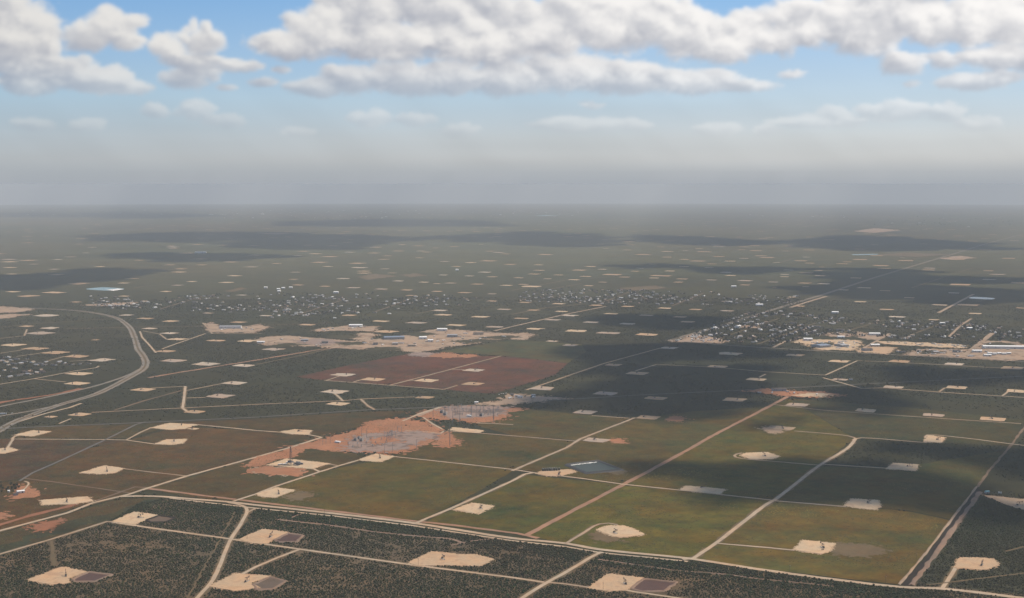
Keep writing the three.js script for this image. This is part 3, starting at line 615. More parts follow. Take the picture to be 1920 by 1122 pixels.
padsFrom(0, 370, 4, [340, 292, 70], [60, 468, 110], [65, 485, 130], [430, 468, 70], [525, 448, 80], [250, 503, 75], [70, 528, 90], [400, 541, 80], [85, 577, 75], [420, 582, 100], [750, 521, 90], [1275, 508, 90], [1510, 508, 80], [1730, 487, 110], [1290, 373, 90], [690, 376, 60], [640, 418, 60], [1340, 562, 110], [990, 610, 95], [925, 645, 90], [1435, 633, 80], [1330, 661, 90], [1700, 640, 100], [1760, 590, 110], [1880, 523, 90], [1240, 708, 90], [930, 743, 80], [1810, 735, 90], [565, 787, 90], [940, 885, 120], [1580, 873, 60], [90, 710, 100], [210, 742, 150], [400, 716, 160]);
padsFrom(480, 370, 4, [900, 375, 90], [1095, 357, 70], [705, 413, 85], [445, 425, 100], [310, 438, 70], [1235, 404, 70], [955, 466, 80], [1225, 455, 70], [1415, 482, 80], [1610, 491, 90], [1500, 520, 80], [155, 498, 80], [535, 520, 80], [770, 529, 120], [965, 538, 80], [295, 563, 90], [280, 616, 80], [655, 611, 110], [1065, 629, 90], [810, 555, 120], [810, 570, 110], [1020, 569, 70], [1715, 563, 110], [1405, 584, 80], [1600, 591, 80], [1770, 598, 80], [1260, 638, 90], [1455, 645, 95], [1660, 653, 100], [1880, 662, 100], [1355, 650, 60], [315, 659, 100], [520, 669, 100], [730, 680, 110], [940, 690, 110], [1130, 697, 90], [1355, 707, 90], [1565, 717, 110], [1770, 726, 80], [1165, 738, 95], [1775, 780, 90], [700, 887, 110], [1690, 355, 40], [1820, 415, 90], [70, 890, 100]);
padsFrom(960, 370, 4, [200, 508, 75], [205, 549, 85], [165, 577, 100], [590, 521, 95], [680, 541, 70], [350, 584, 75], [555, 595, 90], [50, 605, 80], [265, 613, 75], [465, 620, 90], [925, 556, 75], [960, 533, 70], [1060, 503, 70], [1165, 408, 90], [1165, 450, 80], [1300, 400, 50], [1295, 467, 85], [1290, 521, 80], [1185, 554, 90], [845, 600, 90], [1065, 607, 80], [1275, 614, 90], [1480, 528, 75], [1500, 501, 75], [1405, 386, 60], [705, 384, 60], [870, 346, 60], [1635, 480, 95], [1740, 459, 90], [1725, 395, 60], [1610, 564, 90], [1640, 588, 90], [1495, 622, 85], [1250, 638, 90], [1745, 627, 120], [1750, 659, 90], [680, 638, 80], [575, 665, 80], [145, 670, 180], [85, 655, 80], [1000, 280, 70], [1870, 440, 90], [1610, 782, 80], [1550, 368, 100]);
padsFrom(1440, 370, 4, [685, 367, 70], [290, 372, 60], [135, 404, 60], [290, 450, 60], [315, 495, 80], [405, 524, 50], [380, 550, 70], [125, 580, 80], [125, 597, 75], [390, 589, 90], [155, 547, 80], [40, 637, 80], [275, 645, 110], [420, 650, 110], [660, 606, 100], [870, 535, 100], [1215, 533, 110], [1205, 546, 100], [1720, 580, 110], [1660, 618, 100], [570, 696, 80], [880, 702, 90], [1060, 755, 90], [1395, 719, 80], [695, 785, 100], [890, 845, 110], [1290, 808, 130], [1510, 810, 180], [1560, 875, 110], [1890, 832, 80], [285, 672, 60], [180, 750, 70], [720, 680, 110], [1010, 455, 40], [65, 490, 60], [50, 678, 40], [560, 500, 90], [240, 820, 90]);
placedPads.sort((a, b) => dist(a[0]) - dist(b[0]));
const padRnd = rng(77), farGeos = [];
placedPads.forEach(([p, s, px, py], n) => {
  const a = s * (0.46 + 0.09 * padRnd()), b = s * (0.40 + 0.10 * padRnd()), jit = s * 0.05;
  const quad = [[-a, -b], [a, -b], [a, b], [-a, b]].map(([u, v]) => [p[0] + dirA[0] * u + dirB[0] * v + (padRnd() - 0.5) * 2 * jit, p[1] + dirA[1] * u + dirB[1] * v + (padRnd() - 0.5) * 2 * jit]);
  const mat = padMats[Math.floor(padRnd() * padMats.length)];
  if (n < 260) sheet('well_pad', quad, mat, { h: 1.0, amp: Math.min(s * 0.03, 3), step: s / 7, cut: s * 0.06, world: true, skirt: 1.2 });
  else farGeos.push(sheetGeo(ragged(quad, s * 0.03, s / 4, n), 1.2));
});
// many more in the haze, too small to pick apart: one sheet of spots on the same grid
{
  const r = rng(901);
  for (let i = 0; i < 900; i++) {
    const d = 9000 + 36000 * Math.pow(r(), 0.8), a = (r() - 0.5) * 48 * Math.PI / 180, p = [d * Math.sin(a), -d * Math.cos(a)], u = Math.round((p[0] * dirA[0] + p[1] * dirA[1]) / 402) * 402 + (r() - 0.5) * 90, v = Math.round((p[0] * dirB[0] + p[1] * dirB[1]) / 402) * 402 + (r() - 0.5) * 90;
    const c = [dirA[0] * u + dirB[0] * v, dirA[1] * u + dirB[1] * v];
    if (placedPads.some((q) => Math.hypot(q[0][0] - c[0], q[0][1] - c[1]) < 220)) continue;
    const s = 35 + 30 * r(), quad = [[-s, -s], [s, -s], [s, s], [-s, s]].map(([m, n]) => [c[0] + dirA[0] * m + dirB[0] * n, c[1] + dirA[1] * m + dirB[1] * n]);
    farGeos.push(sheetGeo(quad, 1.2));
  }
  const m = new THREE.Mesh(mergeGeometries(farGeos), M.caliche2); m.name = 'far_well_pads'; m.userData.kind = 'stuff'; m.receiveShadow = true; scene.add(m);
}
// sandy yards of the oilfield firms and the two settlements' edges
const yard = (mat, px, o = {}) => sheet('yard', px, mat, { h: 0.75, amp: 5, step: 14, cut: 12, spill: [7, 45], ...o });
const scrubPatch = earthy(0.06, 0.056, 0.03, brushMap);
for (const q of [[[505, 650], [540, 645], [556, 648], [520, 652]], [[600, 634], [640, 629], [672, 633], [640, 637]], [[690, 654], [740, 651], [752, 656], [700, 658]], [[850, 641], [900, 637], [930, 639], [870, 645]], [[760, 629], [790, 624], [805, 628], [775, 632]], [[905, 633], [950, 630], [970, 633], [930, 636]], [[1525, 647], [1560, 643], [1566, 646], [1535, 650]], [[1730, 660], [1755, 658], [1760, 662], [1738, 664]], [[1850, 645], [1880, 643], [1890, 647], [1860, 649]], [[640, 643], [680, 641], [690, 645], [650, 648]]]) sheet('scrub_patch', q, scrubPatch, { h: 1.05, amp: 8, step: 14, spill: [8, 40] });
yard(M.sandYard, [[480, 640], [492, 632], [540, 630], [600, 636], [660, 640], [720, 636], [780, 626], [820, 618], [870, 620], [905, 622], [985, 628], [940, 636], [880, 646], [820, 654], [790, 661], [740, 657], [650, 655], [600, 650], [560, 650], [500, 648]]);
yard(M.gravel, [[560, 640], [600, 636], [640, 641], [620, 648], [570, 646]], { h: 0.9 });
yard(M.sandYard, [[588, 620], [620, 614], [655, 611], [705, 613], [700, 622], [640, 620], [600, 622]]);
yard(M.sandYard, [[652, 634], [680, 625], [705, 627], [690, 637], [665, 637]]);
yard(M.gravel, [[768, 665], [796, 661], [832, 664], [815, 669], [780, 669]], { h: 0.9 });
yard(M.redDirt, [[803, 668], [830, 662], [868, 666], [845, 672]], { h: 0.95 });
yard(M.redDirt, [[860, 668], [878, 664], [894, 668], [880, 672]], { h: 0.95 });
yard(M.sandYard, [[386, 608], [398, 605], [410, 614], [470, 613], [490, 608], [500, 616], [478, 624], [396, 624]]);
yard(M.sandYard, [[-20, 574], [0, 575], [62, 580], [30, 586], [-20, 588]]);
yard(M.sandYard, [[-20, 592], [20, 589], [58, 590], [10, 597], [-20, 598]]);
yard(M.sandYard, [[160, 572], [210, 569], [256, 567], [240, 572], [180, 575]]);
yard(M.calichePale, [[1489, 639], [1520, 637], [1614, 639], [1602, 657], [1545, 656], [1522, 650], [1500, 644]]);
yard(M.caliche, [[1613, 660], [1632, 651], [1678, 652], [1660, 664]]);
yard(M.sandYard, [[1700, 666], [1716, 656], [1812, 656], [1803, 671]]);
yard(M.calichePale, [[1642, 641], [1690, 642], [1797, 646], [1818, 653], [1770, 652], [1724, 649], [1660, 645]]);
yard(M.sandYard, [[1600, 622], [1625, 626], [1650, 628], [1668, 630], [1640, 638], [1618, 634]]);
yard(M.sandYard, [[1810, 672], [1836, 652], [1846, 640], [1890, 640], [1990, 662], [1990, 674], [1886, 677]]);
yard(M.sandYard, [[1555, 625], [1600, 627], [1590, 632], [1562, 632]]);
yard(M.sandYard, [[1262, 641], [1300, 628], [1330, 632], [1364, 640], [1350, 644], [1290, 643]]);
yard(M.sandYard, [[1380, 611], [1420, 612], [1424, 616], [1386, 615]]);
yard(M.sandYard, [[960, 628], [985, 624], [1000, 628], [978, 638], [955, 636]]);
yard(M.worn, [[1160, 541], [1230, 536], [1250, 541], [1190, 545]]); yard(M.worn, [[672, 520], [700, 514], [745, 518], [690, 525]]); yard(M.worn, [[752, 516], [780, 513], [800, 517], [770, 520]]);
yard(M.sandYard, [[480, 438], [525, 437], [548, 438], [520, 440]]); yard(M.sandYard, [[1762, 485], [1800, 480], [1830, 484], [1790, 488]]); yard(M.worn, [[1640, 478], [1700, 474], [1780, 478], [1720, 482]]);
yard(M.worn, [[425, 546], [450, 540], [458, 543], [432, 548]]);
yard(M.sandYard, [[1600, 434], [1640, 428], [1690, 432], [1640, 437]]); yard(M.worn, [[1540, 432], [1570, 429], [1575, 432]]);
// the caliche plant right of the long red scar
yard(M.redDirt, [[1394, 735], [1440, 731], [1500, 735], [1540, 735], [1568, 742], [1530, 745], [1480, 744], [1440, 738]], { h: 0.8, clear: true });
yard(M.calichePale, [[1494, 741], [1520, 738], [1550, 740], [1545, 744], [1510, 743]], { h: 0.95 });
// red earthworks around the two substations
yard(M.redDirt, [[455, 874], [500, 856], [548, 840], [600, 824], [640, 813], [681, 803], [721, 787], [754, 786], [787, 789], [809, 799], [815, 810], [828, 815], [800, 830], [745, 850], [722, 853], [690, 850], [640, 844], [600, 841], [560, 850], [505, 868], [470, 876]], { h: 0.5, amp: 6 });
yard(M.gravel, [[655, 843], [672, 826], [700, 816], [752, 814], [790, 822], [748, 842], [700, 846]], { h: 0.75, cut: 6, amp: 7 });
yard(M.gravel, [[745, 811], [790, 810], [822, 816], [800, 822], [770, 816]], { h: 0.8, cut: 6, amp: 6 });
yard(M.redDirt, [[700, 826], [722, 820], [745, 828], [716, 834]], { h: 0.95, amp: 8 });
yard(M.redDirt, [[786, 779], [800, 772], [828, 764], [900, 763], [972, 766], [955, 776], [930, 790], [880, 792], [850, 786], [810, 786]], { h: 0.5, amp: 6 });
yard(M.gravel, [[826, 774], [842, 763], [950, 764], [926, 781], [860, 784]], { h: 0.75, cut: 10 });
yard(M.redDirt, [[818, 838], [826, 818], [840, 814], [850, 830], [842, 838]], { h: 0.55, amp: 5 });
yard(M.redDirt, [[474, 886], [500, 874], [545, 877], [568, 884], [550, 892], [500, 889]], { h: 0.5, amp: 5 });
yard(M.redDirt, [[20, 934], [38, 925], [62, 920], [70, 932], [52, 934]], { h: 0.5, amp: 3 });
yard(M.redDirt, [[36, 922], [44, 910], [54, 918], [58, 930], [44, 928]], { h: 0.55, amp: 3 });
yard(M.sandYard, [[940, 757], [955, 740], [990, 742], [1030, 746], [1066, 748], [1010, 752], [962, 757]], { h: 0.7, amp: 4 });
yard(M.sandYard, [[895, 757], [945, 752], [950, 757], [905, 760]], { h: 0.7, amp: 4 });

// reserve pits: a floor inside an earth bank
function bankGeo(px, width, height, seed) {
  let p = ragged(px.map(([x, y]) => G(x, y)), 1.2, 10, seed);
  p = [...p, p[0]];
  return stripGeo(p, width, 0.25, seed + 7, 0.2, height);
}
function pit(floorMat, bankMat, px, seed) {
  const g = new THREE.Group(), q = px.map(([x, y]) => G(x, y));
  g.name = numbered('reserve_pit'); g.userData.kind = 'structure'; scene.add(g);
  const f = new THREE.Mesh(sheetGeo(ragged(q, 1.5, 10, seed), 0.5), floorMat); f.name = 'pit_floor'; f.receiveShadow = true; g.add(f);
  const b = new THREE.Mesh(bankGeo(px, 7, 2.2, seed + 3), bankMat); b.name = 'earth_bank'; b.castShadow = b.receiveShadow = true; g.add(b);
  bare.push(ragged(q.map((p) => p), 0.1, 30, 1));
}
pit(M.pitGrey, M.ditch, [[274, 976], [298, 968], [328, 972], [310, 980], [282, 981]], 301);
pit(M.pitFloor, M.spoil, [[136, 1087], [166, 1074], [210, 1079], [176, 1092], [140, 1092]], 305);
pit(M.pitGrey, M.spoil, [[474, 1098], [506, 1083], [536, 1091], [512, 1106], [482, 1108]], 309);
pit(M.pitFloor, M.spoil, [[514, 1014], [540, 1001], [568, 1005], [556, 1017], [524, 1018]], 313);
pit(M.pitFloor, M.spoil, [[1184, 1105], [1206, 1087], [1268, 1093], [1246, 1110], [1204, 1111]], 317);
// the water storage pond left of the rust scar
{
  const c = [[1063, 873], [1122, 866], [1166, 883], [1101, 889]], q = c.map(([x, y]) => G(x, y)), g = new THREE.Group();
  g.name = 'storage_pond'; g.userData.kind = 'structure'; scene.add(g);
  const add = (name, geo, mat) => { const m = new THREE.Mesh(geo, mat); m.name = name; m.castShadow = m.receiveShadow = true; g.add(m); return m; };
  add('water', sheetGeo(q, 1.6), M.water);
  add('earth_bank', stripGeo([...q, q[0]], 15, 0.3, 41, 0.08, 4.2), M.liner);
  const foam = plain(0.75, 0.76, 0.72, 0.9), r = rng(5);
  for (let i = 0; i < 13; i++) {
    const t = 0.02 + i * 0.07 + r() * 0.02, x = mix(q[0][0], q[1][0], t), z = mix(q[0][1], q[1][1], t), w = 2.5 + 4 * r();
    const f = add('foam', new THREE.CircleGeometry(1, 9).rotateX(-Math.PI / 2), foam);
    f.scale.set(w, 1, 1.6 + 2 * r()); f.position.set(x + 3, elev(x, z) + 1.75, z + 8 + r() * 3);
  }
  bare.push(q);
}
const pool = (mat, px) => sheet('pond', px, mat, { h: 1.3, amp: 3, step: 40, cut: 30 });
pool(M.waterFar, [[155, 543], [188, 539], [225, 541], [236, 543], [205, 546]]);
pool(M.waterFar, [[1595, 477.5], [1640, 476.5], [1650, 478], [1600, 479]]);
pool(M.waterFar, [[1815, 558], [1830, 557], [1870, 560], [1862, 562.5], [1822, 561]]);
pool(M.waterFar, [[1002, 404.6], [1024, 403.6], [1050, 404.6], [1020, 405.4]]);
sheet('liner_edge', [[200, 544], [220, 542], [232, 543], [212, 546.2]], plain(0.7, 0.7, 0.68, 0.8), { h: 1.6, amp: 3, step: 40 });
// ---------------------------------------------------------------- unseen clouds added to throw the shadows, shaped from their outlines, between land and sun
{
  const toSun = [sunDir.x / sunDir.y, sunDir.z / sunDir.y], puffGeo = new THREE.IcosahedronGeometry(1, 1);
  const white = new THREE.MeshStandardMaterial({ color: new THREE.Color().setRGB(0.85, 0.85, 0.85), roughness: 1 });
  let seed = 4000;
  const inside = insidePoly;
  function casterCloudOver(px, { size = 60, holes = 0.0, drift = 40, fringe = 0.35, HIGH = 5200 } = {}) {
    const q = px.map(([x, y]) => G(x, y)), r = rng(seed++), xs = q.map((p) => p[0]), zs = q.map((p) => p[1]), x0 = Math.min(...xs), x1 = Math.max(...xs), z0 = Math.min(...zs), z1 = Math.max(...zs), at = [];
    const sp = size * 0.95;
    for (let x = x0 - size * 2; x < x1 + size * 2; x += sp) for (let z = z0 - size * 2; z < z1 + size * 2; z += sp) {
      const gx = x + (r() - 0.5) * sp, gz = z + (r() - 0.5) * sp, n = fbm3(gx / (size * 4.5), gz / (size * 4.5), seed, 3), m = fbm3(gx / (size * 9) + 5, gz / (size * 9), seed + 3, 2);
      const ox = gx + n * drift * 2.2, oz = gz + m * drift * 2.2;
      if (!inside([ox, oz], q)) { if (r() > fringe * clamp(n * 2) || !inside([gx + n * size * 3, gz + m * size * 3], q)) continue; }
      else if (holes && n < -0.32 + holes) continue;
      const k = size * (0.75 + 0.6 * r());
      at.push([gx, gz, k]);
    }
    const m = new THREE.InstancedMesh(puffGeo, white, at.length), o = new THREE.Object3D();
    at.forEach(([x, z, k], i) => { o.position.set(x + toSun[0] * HIGH, HIGH + elev(x, z) + (r() - 0.5) * k, z + toSun[1] * HIGH); o.scale.set(k, k * 0.6, k * (0.8 + 0.4 * r())); o.rotation.y = r() * 3; o.updateMatrix(); m.setMatrixAt(i, o.matrix); });
    m.name = numbered('cloud_shadow_caster'); m.userData.kind = 'stuff'; m.castShadow = true; scene.add(m);
  }
  casterCloudOver([[1030, 657], [1100, 648], [1260, 641], [1400, 647], [1520, 652], [1490, 668], [1440, 678], [1450, 698], [1400, 712], [1440, 735], [1390, 750], [1440, 765], [1390, 775], [1310, 787], [1230, 780], [1150, 770], [1060, 770], [965, 764], [985, 746], [1040, 740], [1100, 726], [1160, 706], [1090, 702], [1120, 682], [1070, 670]], { size: 46, drift: 30, holes: 0.03 });
  casterCloudOver([[1660, 692], [1720, 686], [1800, 696], [1980, 690], [1980, 726], [1820, 732], [1700, 722], [1640, 720], [1700, 708]], { size: 62, holes: 0.1, drift: 60 });
  casterCloudOver([[1560, 735], [1620, 728], [1680, 745], [1720, 760], [1640, 766], [1580, 757]], { size: 45, holes: 0.15 });
  casterCloudOver([[1165, 869], [1250, 870], [1360, 878], [1430, 862], [1500, 858], [1560, 868], [1640, 862], [1720, 880], [1740, 895], [1830, 905], [1850, 930], [1830, 960], [1780, 968], [1700, 957], [1620, 947], [1500, 941], [1430, 939], [1380, 948], [1320, 948], [1285, 936], [1330, 915], [1300, 900], [1200, 890]], { size: 30, drift: 26 });
  casterCloudOver([[1620, 822], [1720, 828], [1850, 835], [1980, 842], [1980, 910], [1850, 880], [1790, 860], [1680, 850]], { size: 38, holes: 0.16, drift: 30 });
  casterCloudOver([[1800, 965], [1850, 942], [1985, 950], [1985, 990], [1850, 985]], { size: 26, drift: 20 });
  casterCloudOver([[1385, 790], [1460, 785], [1500, 800], [1450, 809], [1390, 801]], { size: 30, holes: 0.12 });
  casterCloudOver([[1110, 597], [1180, 590], [1300, 592], [1360, 600], [1330, 612], [1260, 622], [1220, 615], [1150, 610]], { size: 75, holes: 0.06 });
  casterCloudOver([[1540, 760], [1620, 762], [1700, 778], [1600, 778]], { size: 40, holes: 0.22 });
  const far = (px, size, o = {}) => casterCloudOver(px, { size, drift: size, fringe: 0.6, ...o });
  far([[170, 445], [260, 438], [420, 436], [560, 437], [700, 440], [750, 447], [720, 458], [640, 466], [500, 468], [480, 453], [330, 455], [200, 452]], 260);
  far([[740, 446], [960, 436], [1100, 441], [1150, 450], [1060, 462], [960, 453]], 280);
  far([[175, 478], [250, 472], [330, 475], [480, 478], [500, 486], [420, 491], [320, 490], [250, 484]], 190);
  far([[-60, 520], [60, 518], [130, 512], [160, 505], [300, 505], [305, 512], [200, 525], [100, 540], [-60, 544]], 130);
  far([[1200, 440], [1330, 445], [1420, 455], [1330, 463], [1220, 456]], 260);
  far([[1140, 497], [1240, 493], [1340, 500], [1440, 500], [1600, 504], [1500, 508], [1340, 515], [1240, 512]], 140, { holes: 0.2 });
  far([[1540, 507], [1600, 503], [1720, 507], [1770, 505], [1840, 515], [1990, 512], [1990, 550], [1760, 556], [1700, 565], [1620, 556], [1560, 555], [1520, 540], [1600, 525]], 130, { holes: 0.12 });
  far([[1500, 450], [1590, 443], [1700, 445], [1840, 458], [1900, 465], [1780, 471], [1600, 470]], 250, { holes: 0.08 });
  far([[1720, 552], [1900, 552], [1980, 565], [1800, 572], [1720, 566]], 100);
  far([[520, 418], [700, 412], [900, 414], [1000, 420], [760, 426], [600, 425]], 420, { holes: 0.1, HIGH: 11500 });
  far([[-60, 400], [200, 398], [420, 404], [300, 410], [-60, 412]], 420, { holes: 0.1, HIGH: 11500 });
}
// ---------------------------------------------------------------- shrubs on the open brush country: too many to count
{
  const x0 = -2000, z0 = -3500, cell = 4, nx = 1000, nz = 450, keep = new Uint8Array(nx * nz);
  const mark = (x, z, rad) => { for (let a = -rad; a <= rad; a += cell * 0.7) for (let b = -rad; b <= rad; b += cell * 0.7) { const i = Math.floor((x + a - x0) / cell), j = Math.floor((z + b - z0) / cell); if (i >= 0 && j >= 0 && i < nx && j < nz && a * a + b * b <= rad * rad) keep[j * nx + i] = 1; } };
  for (const [a, b, w] of segs) { if (Math.max(dist(a), dist(b)) > 4200) continue; const L = Math.hypot(b[0] - a[0], b[1] - a[1]), n = Math.ceil(L / 3); for (let k = 0; k <= n; k++) mark(mix(a[0], b[0], k / n), mix(a[1], b[1], k / n), w / 2 + 1.5); }
  for (const p of bare) {
    const xs = p.map((q) => q[0]), zs = p.map((q) => q[1]);
    for (let x = Math.min(...xs); x < Math.max(...xs); x += cell * 0.8) for (let z = Math.min(...zs); z < Math.max(...zs); z += cell * 0.8) if (insidePoly([x, z], p)) mark(x, z, cell * 0.7);
  }
  const blob = (seed, up) => {                                       // a low ragged bush of bent triangles
    const g = new THREE.IcosahedronGeometry(1, 1).toNonIndexed ? new THREE.IcosahedronGeometry(1, 1) : null, p = g.attributes.position;
    for (let i = 0; i < p.count; i++) { const x = p.getX(i), y = p.getY(i), z = p.getZ(i), k = 0.78 + 0.42 * hash3(Math.round(x * 9), Math.round(y * 9) + seed, Math.round(z * 9)); p.setXYZ(i, x * k, (y + 0.5) * k * up, z * k); }
    g.computeVertexNormals(); return g;
  };
  const leaf = new THREE.MeshStandardMaterial({ color: new THREE.Color(1, 1, 1), roughness: 1 });
  const poly = brushPoly.map(([x, y]) => G(x, y)), r = rng(31), spots = [[], []], dense = [[427, 950], [776, 992], [1123, 1042], [1440, 1078], [1691, 1108]].map(([x, y]) => G(x, y));
  const xs = poly.map((q) => q[0]), zs = poly.map((q) => q[1]), sp = 3.1;
  for (let z = Math.max(Math.min(...zs), -3500); z < Math.max(...zs); z += sp) for (let x = Math.max(Math.min(...xs), -1600); x < Math.min(Math.max(...xs), 1600); x += sp) {
    const gx = x + (r() - 0.5) * sp * 1.5, gz = z + (r() - 0.5) * sp * 1.5;
    if (Math.abs(gx / gz) > 0.44) continue;
    const i = Math.floor((gx - x0) / cell), j = Math.floor((gz - z0) / cell);
    if (i < 0 || j < 0 || i >= nx || j >= nz || keep[j * nx + i] || !insidePoly([gx, gz], poly)) continue;
    const n = fbm3(gx / 55, gz / 55, 2.2, 3) * 1.5, m = fbm3(gx / 260, gz / 260, 8.1, 3) * 1.4, t = fbm3(gx / 17, gz / 17, 5.1, 2) * 1.3;
    let thick = 0;
    for (let k = 0; k < dense.length - 1; k++) { const a = dense[k], b = dense[k + 1], L2 = (b[0] - a[0]) ** 2 + (b[1] - a[1]) ** 2, u = clamp(((gx - a[0]) * (b[0] - a[0]) + (gz - a[1]) * (b[1] - a[1])) / L2), d = Math.hypot(gx - mix(a[0], b[0], u), gz - mix(a[1], b[1], u)); thick = Math.max(thick, sstep(75, 30, d)); }
    const right = sstep(700, 1000, gx);
    if (r() > 0.98 + 0.5 * n + 0.45 * m + 1.0 * t + 0.45 * thick + 0.4 * right) continue;
    spots[r() < 0.5 ? 0 : 1].push([gx, gz, 1.0 + 2.1 * r() * r() * r() + 0.8 * thick * r(), n, m]);
  }
  spots.forEach((list, kind) => {
    const m = new THREE.InstancedMesh(blob(kind * 7 + 1, kind ? 0.75 : 0.95), leaf, list.length), o = new THREE.Object3D(), c = new THREE.Color();
    list.forEach(([x, z, s, n, w], k) => {
      o.position.set(x, elev(x, z) + 0.2, z); o.scale.set(s, s * (0.7 + 0.5 * r()), s * (0.8 + 0.4 * r())); o.rotation.y = r() * 6.28; o.updateMatrix(); m.setMatrixAt(k, o.matrix);
      const v = 0.65 + 0.6 * r(), g = 0.3 * w + 0.3 * (r() - 0.5), dry = r() < 0.12 ? 1.7 : 1;
      m.setColorAt(k, c.setRGB(0.027 * v * (1 - g) * dry, 0.034 * v * (1 + g * 0.35) * dry, 0.010 * v * dry));
    });
    m.name = kind ? 'brush_shrubs' : 'mesquite_shrubs'; m.userData.kind = 'stuff'; m.castShadow = m.receiveShadow = true; scene.add(m);
  });
  // looser scrub along fence lines and over the dark rangeland farther out
  const far = [], r2 = rng(58);
  for (let k = 0; k < 260000; k++) {
    const d = 2700 + 5200 * Math.pow(r2(), 0.8), a = (r2() - 0.5) * 46 * Math.PI / 180, x = d * Math.sin(a), z = -d * Math.cos(a), n = fbm3(x / 300, z / 300, 1.1, 3) * 1.5, t = fbm3(x / 60, z / 60, 4.1, 2);
    if (r2() > 0.35 + 0.6 * n + 0.7 * t) continue;
    const p = [x, z];
    if (fieldPolys.some((f) => insidePoly(p, f))) continue;
    if (clearFar(x, z)) continue;
    far.push([x, z, 1.6 + 2.2 * r2() * r2()]);
  }
  const m = new THREE.InstancedMesh(blob(3, 0.8), leaf, far.length), o = new THREE.Object3D(), c = new THREE.Color();
  far.forEach(([x, z, s], k) => { o.position.set(x, elev(x, z) + 0.2, z); o.scale.set(s, s * 0.8, s); o.rotation.y = r2() * 6.28; o.updateMatrix(); m.setMatrixAt(k, o.matrix); const v = 0.75 + 0.5 * r2(); m.setColorAt(k, c.setRGB(0.042 * v, 0.043 * v, 0.021 * v)); });
  m.name = 'rangeland_scrub'; m.userData.kind = 'stuff'; m.castShadow = m.receiveShadow = true; scene.add(m);
}

// tufts and weeds in the grass fields near enough to be felt as grain
{
  const r = rng(67), pts = [], tuft = new THREE.IcosahedronGeometry(1, 0), mat = new THREE.MeshStandardMaterial({ color: new THREE.Color(1, 1, 1), roughness: 1 });
  for (let k = 0; k < 230000; k++) {
    const d = 2350 + 2600 * Math.pow(r(), 0.9), a = (r() - 0.5) * 45 * Math.PI / 180, x = d * Math.sin(a), z = -d * Math.cos(a), n = fbm3(x / 120, z / 120, 6.1, 3) * 1.6, t = fbm3(x / 25, z / 25, 3.1, 2);
    if (r() > 0.5 + 0.8 * n + 0.8 * t || clearFar(x, z) || insidePoly([x, z], fieldPolys[0]) || !fieldPolys.some((f, i) => i > 1 && insidePoly([x, z], f))) continue;
    pts.push([x, z, 0.5 + 1.1 * r() * r(), n]);
  }
  const m = new THREE.InstancedMesh(tuft, mat, pts.length), o = new THREE.Object3D(), c = new THREE.Color();
  pts.forEach(([x, z, s, n], k) => { o.position.set(x, elev(x, z) + 0.35, z); o.scale.set(s * 1.5, s * 0.5, s * 1.5); o.rotation.y = r() * 6; o.updateMatrix(); m.setMatrixAt(k, o.matrix); const yl = x > 0 ? sstep(0.12, 0.5, fbm3(x / 330 + 3, z / 330, 2.6, 3) * 1.5) * sstep(0, 350, x) : 0, v = 0.6 + 0.9 * r(), w = 0.2 * (r() - 0.5) - 0.15 * n; m.setColorAt(k, c.setRGB(mix(0.062 * (1 + w), 0.15, yl) * v, mix(0.052 * (1 - w * 0.4), 0.115, yl) * v, mix(0.014, 0.016, yl) * v)); });
  m.name = 'grass_tufts'; m.userData.kind = 'stuff'; m.castShadow = m.receiveShadow = true; scene.add(m);
}

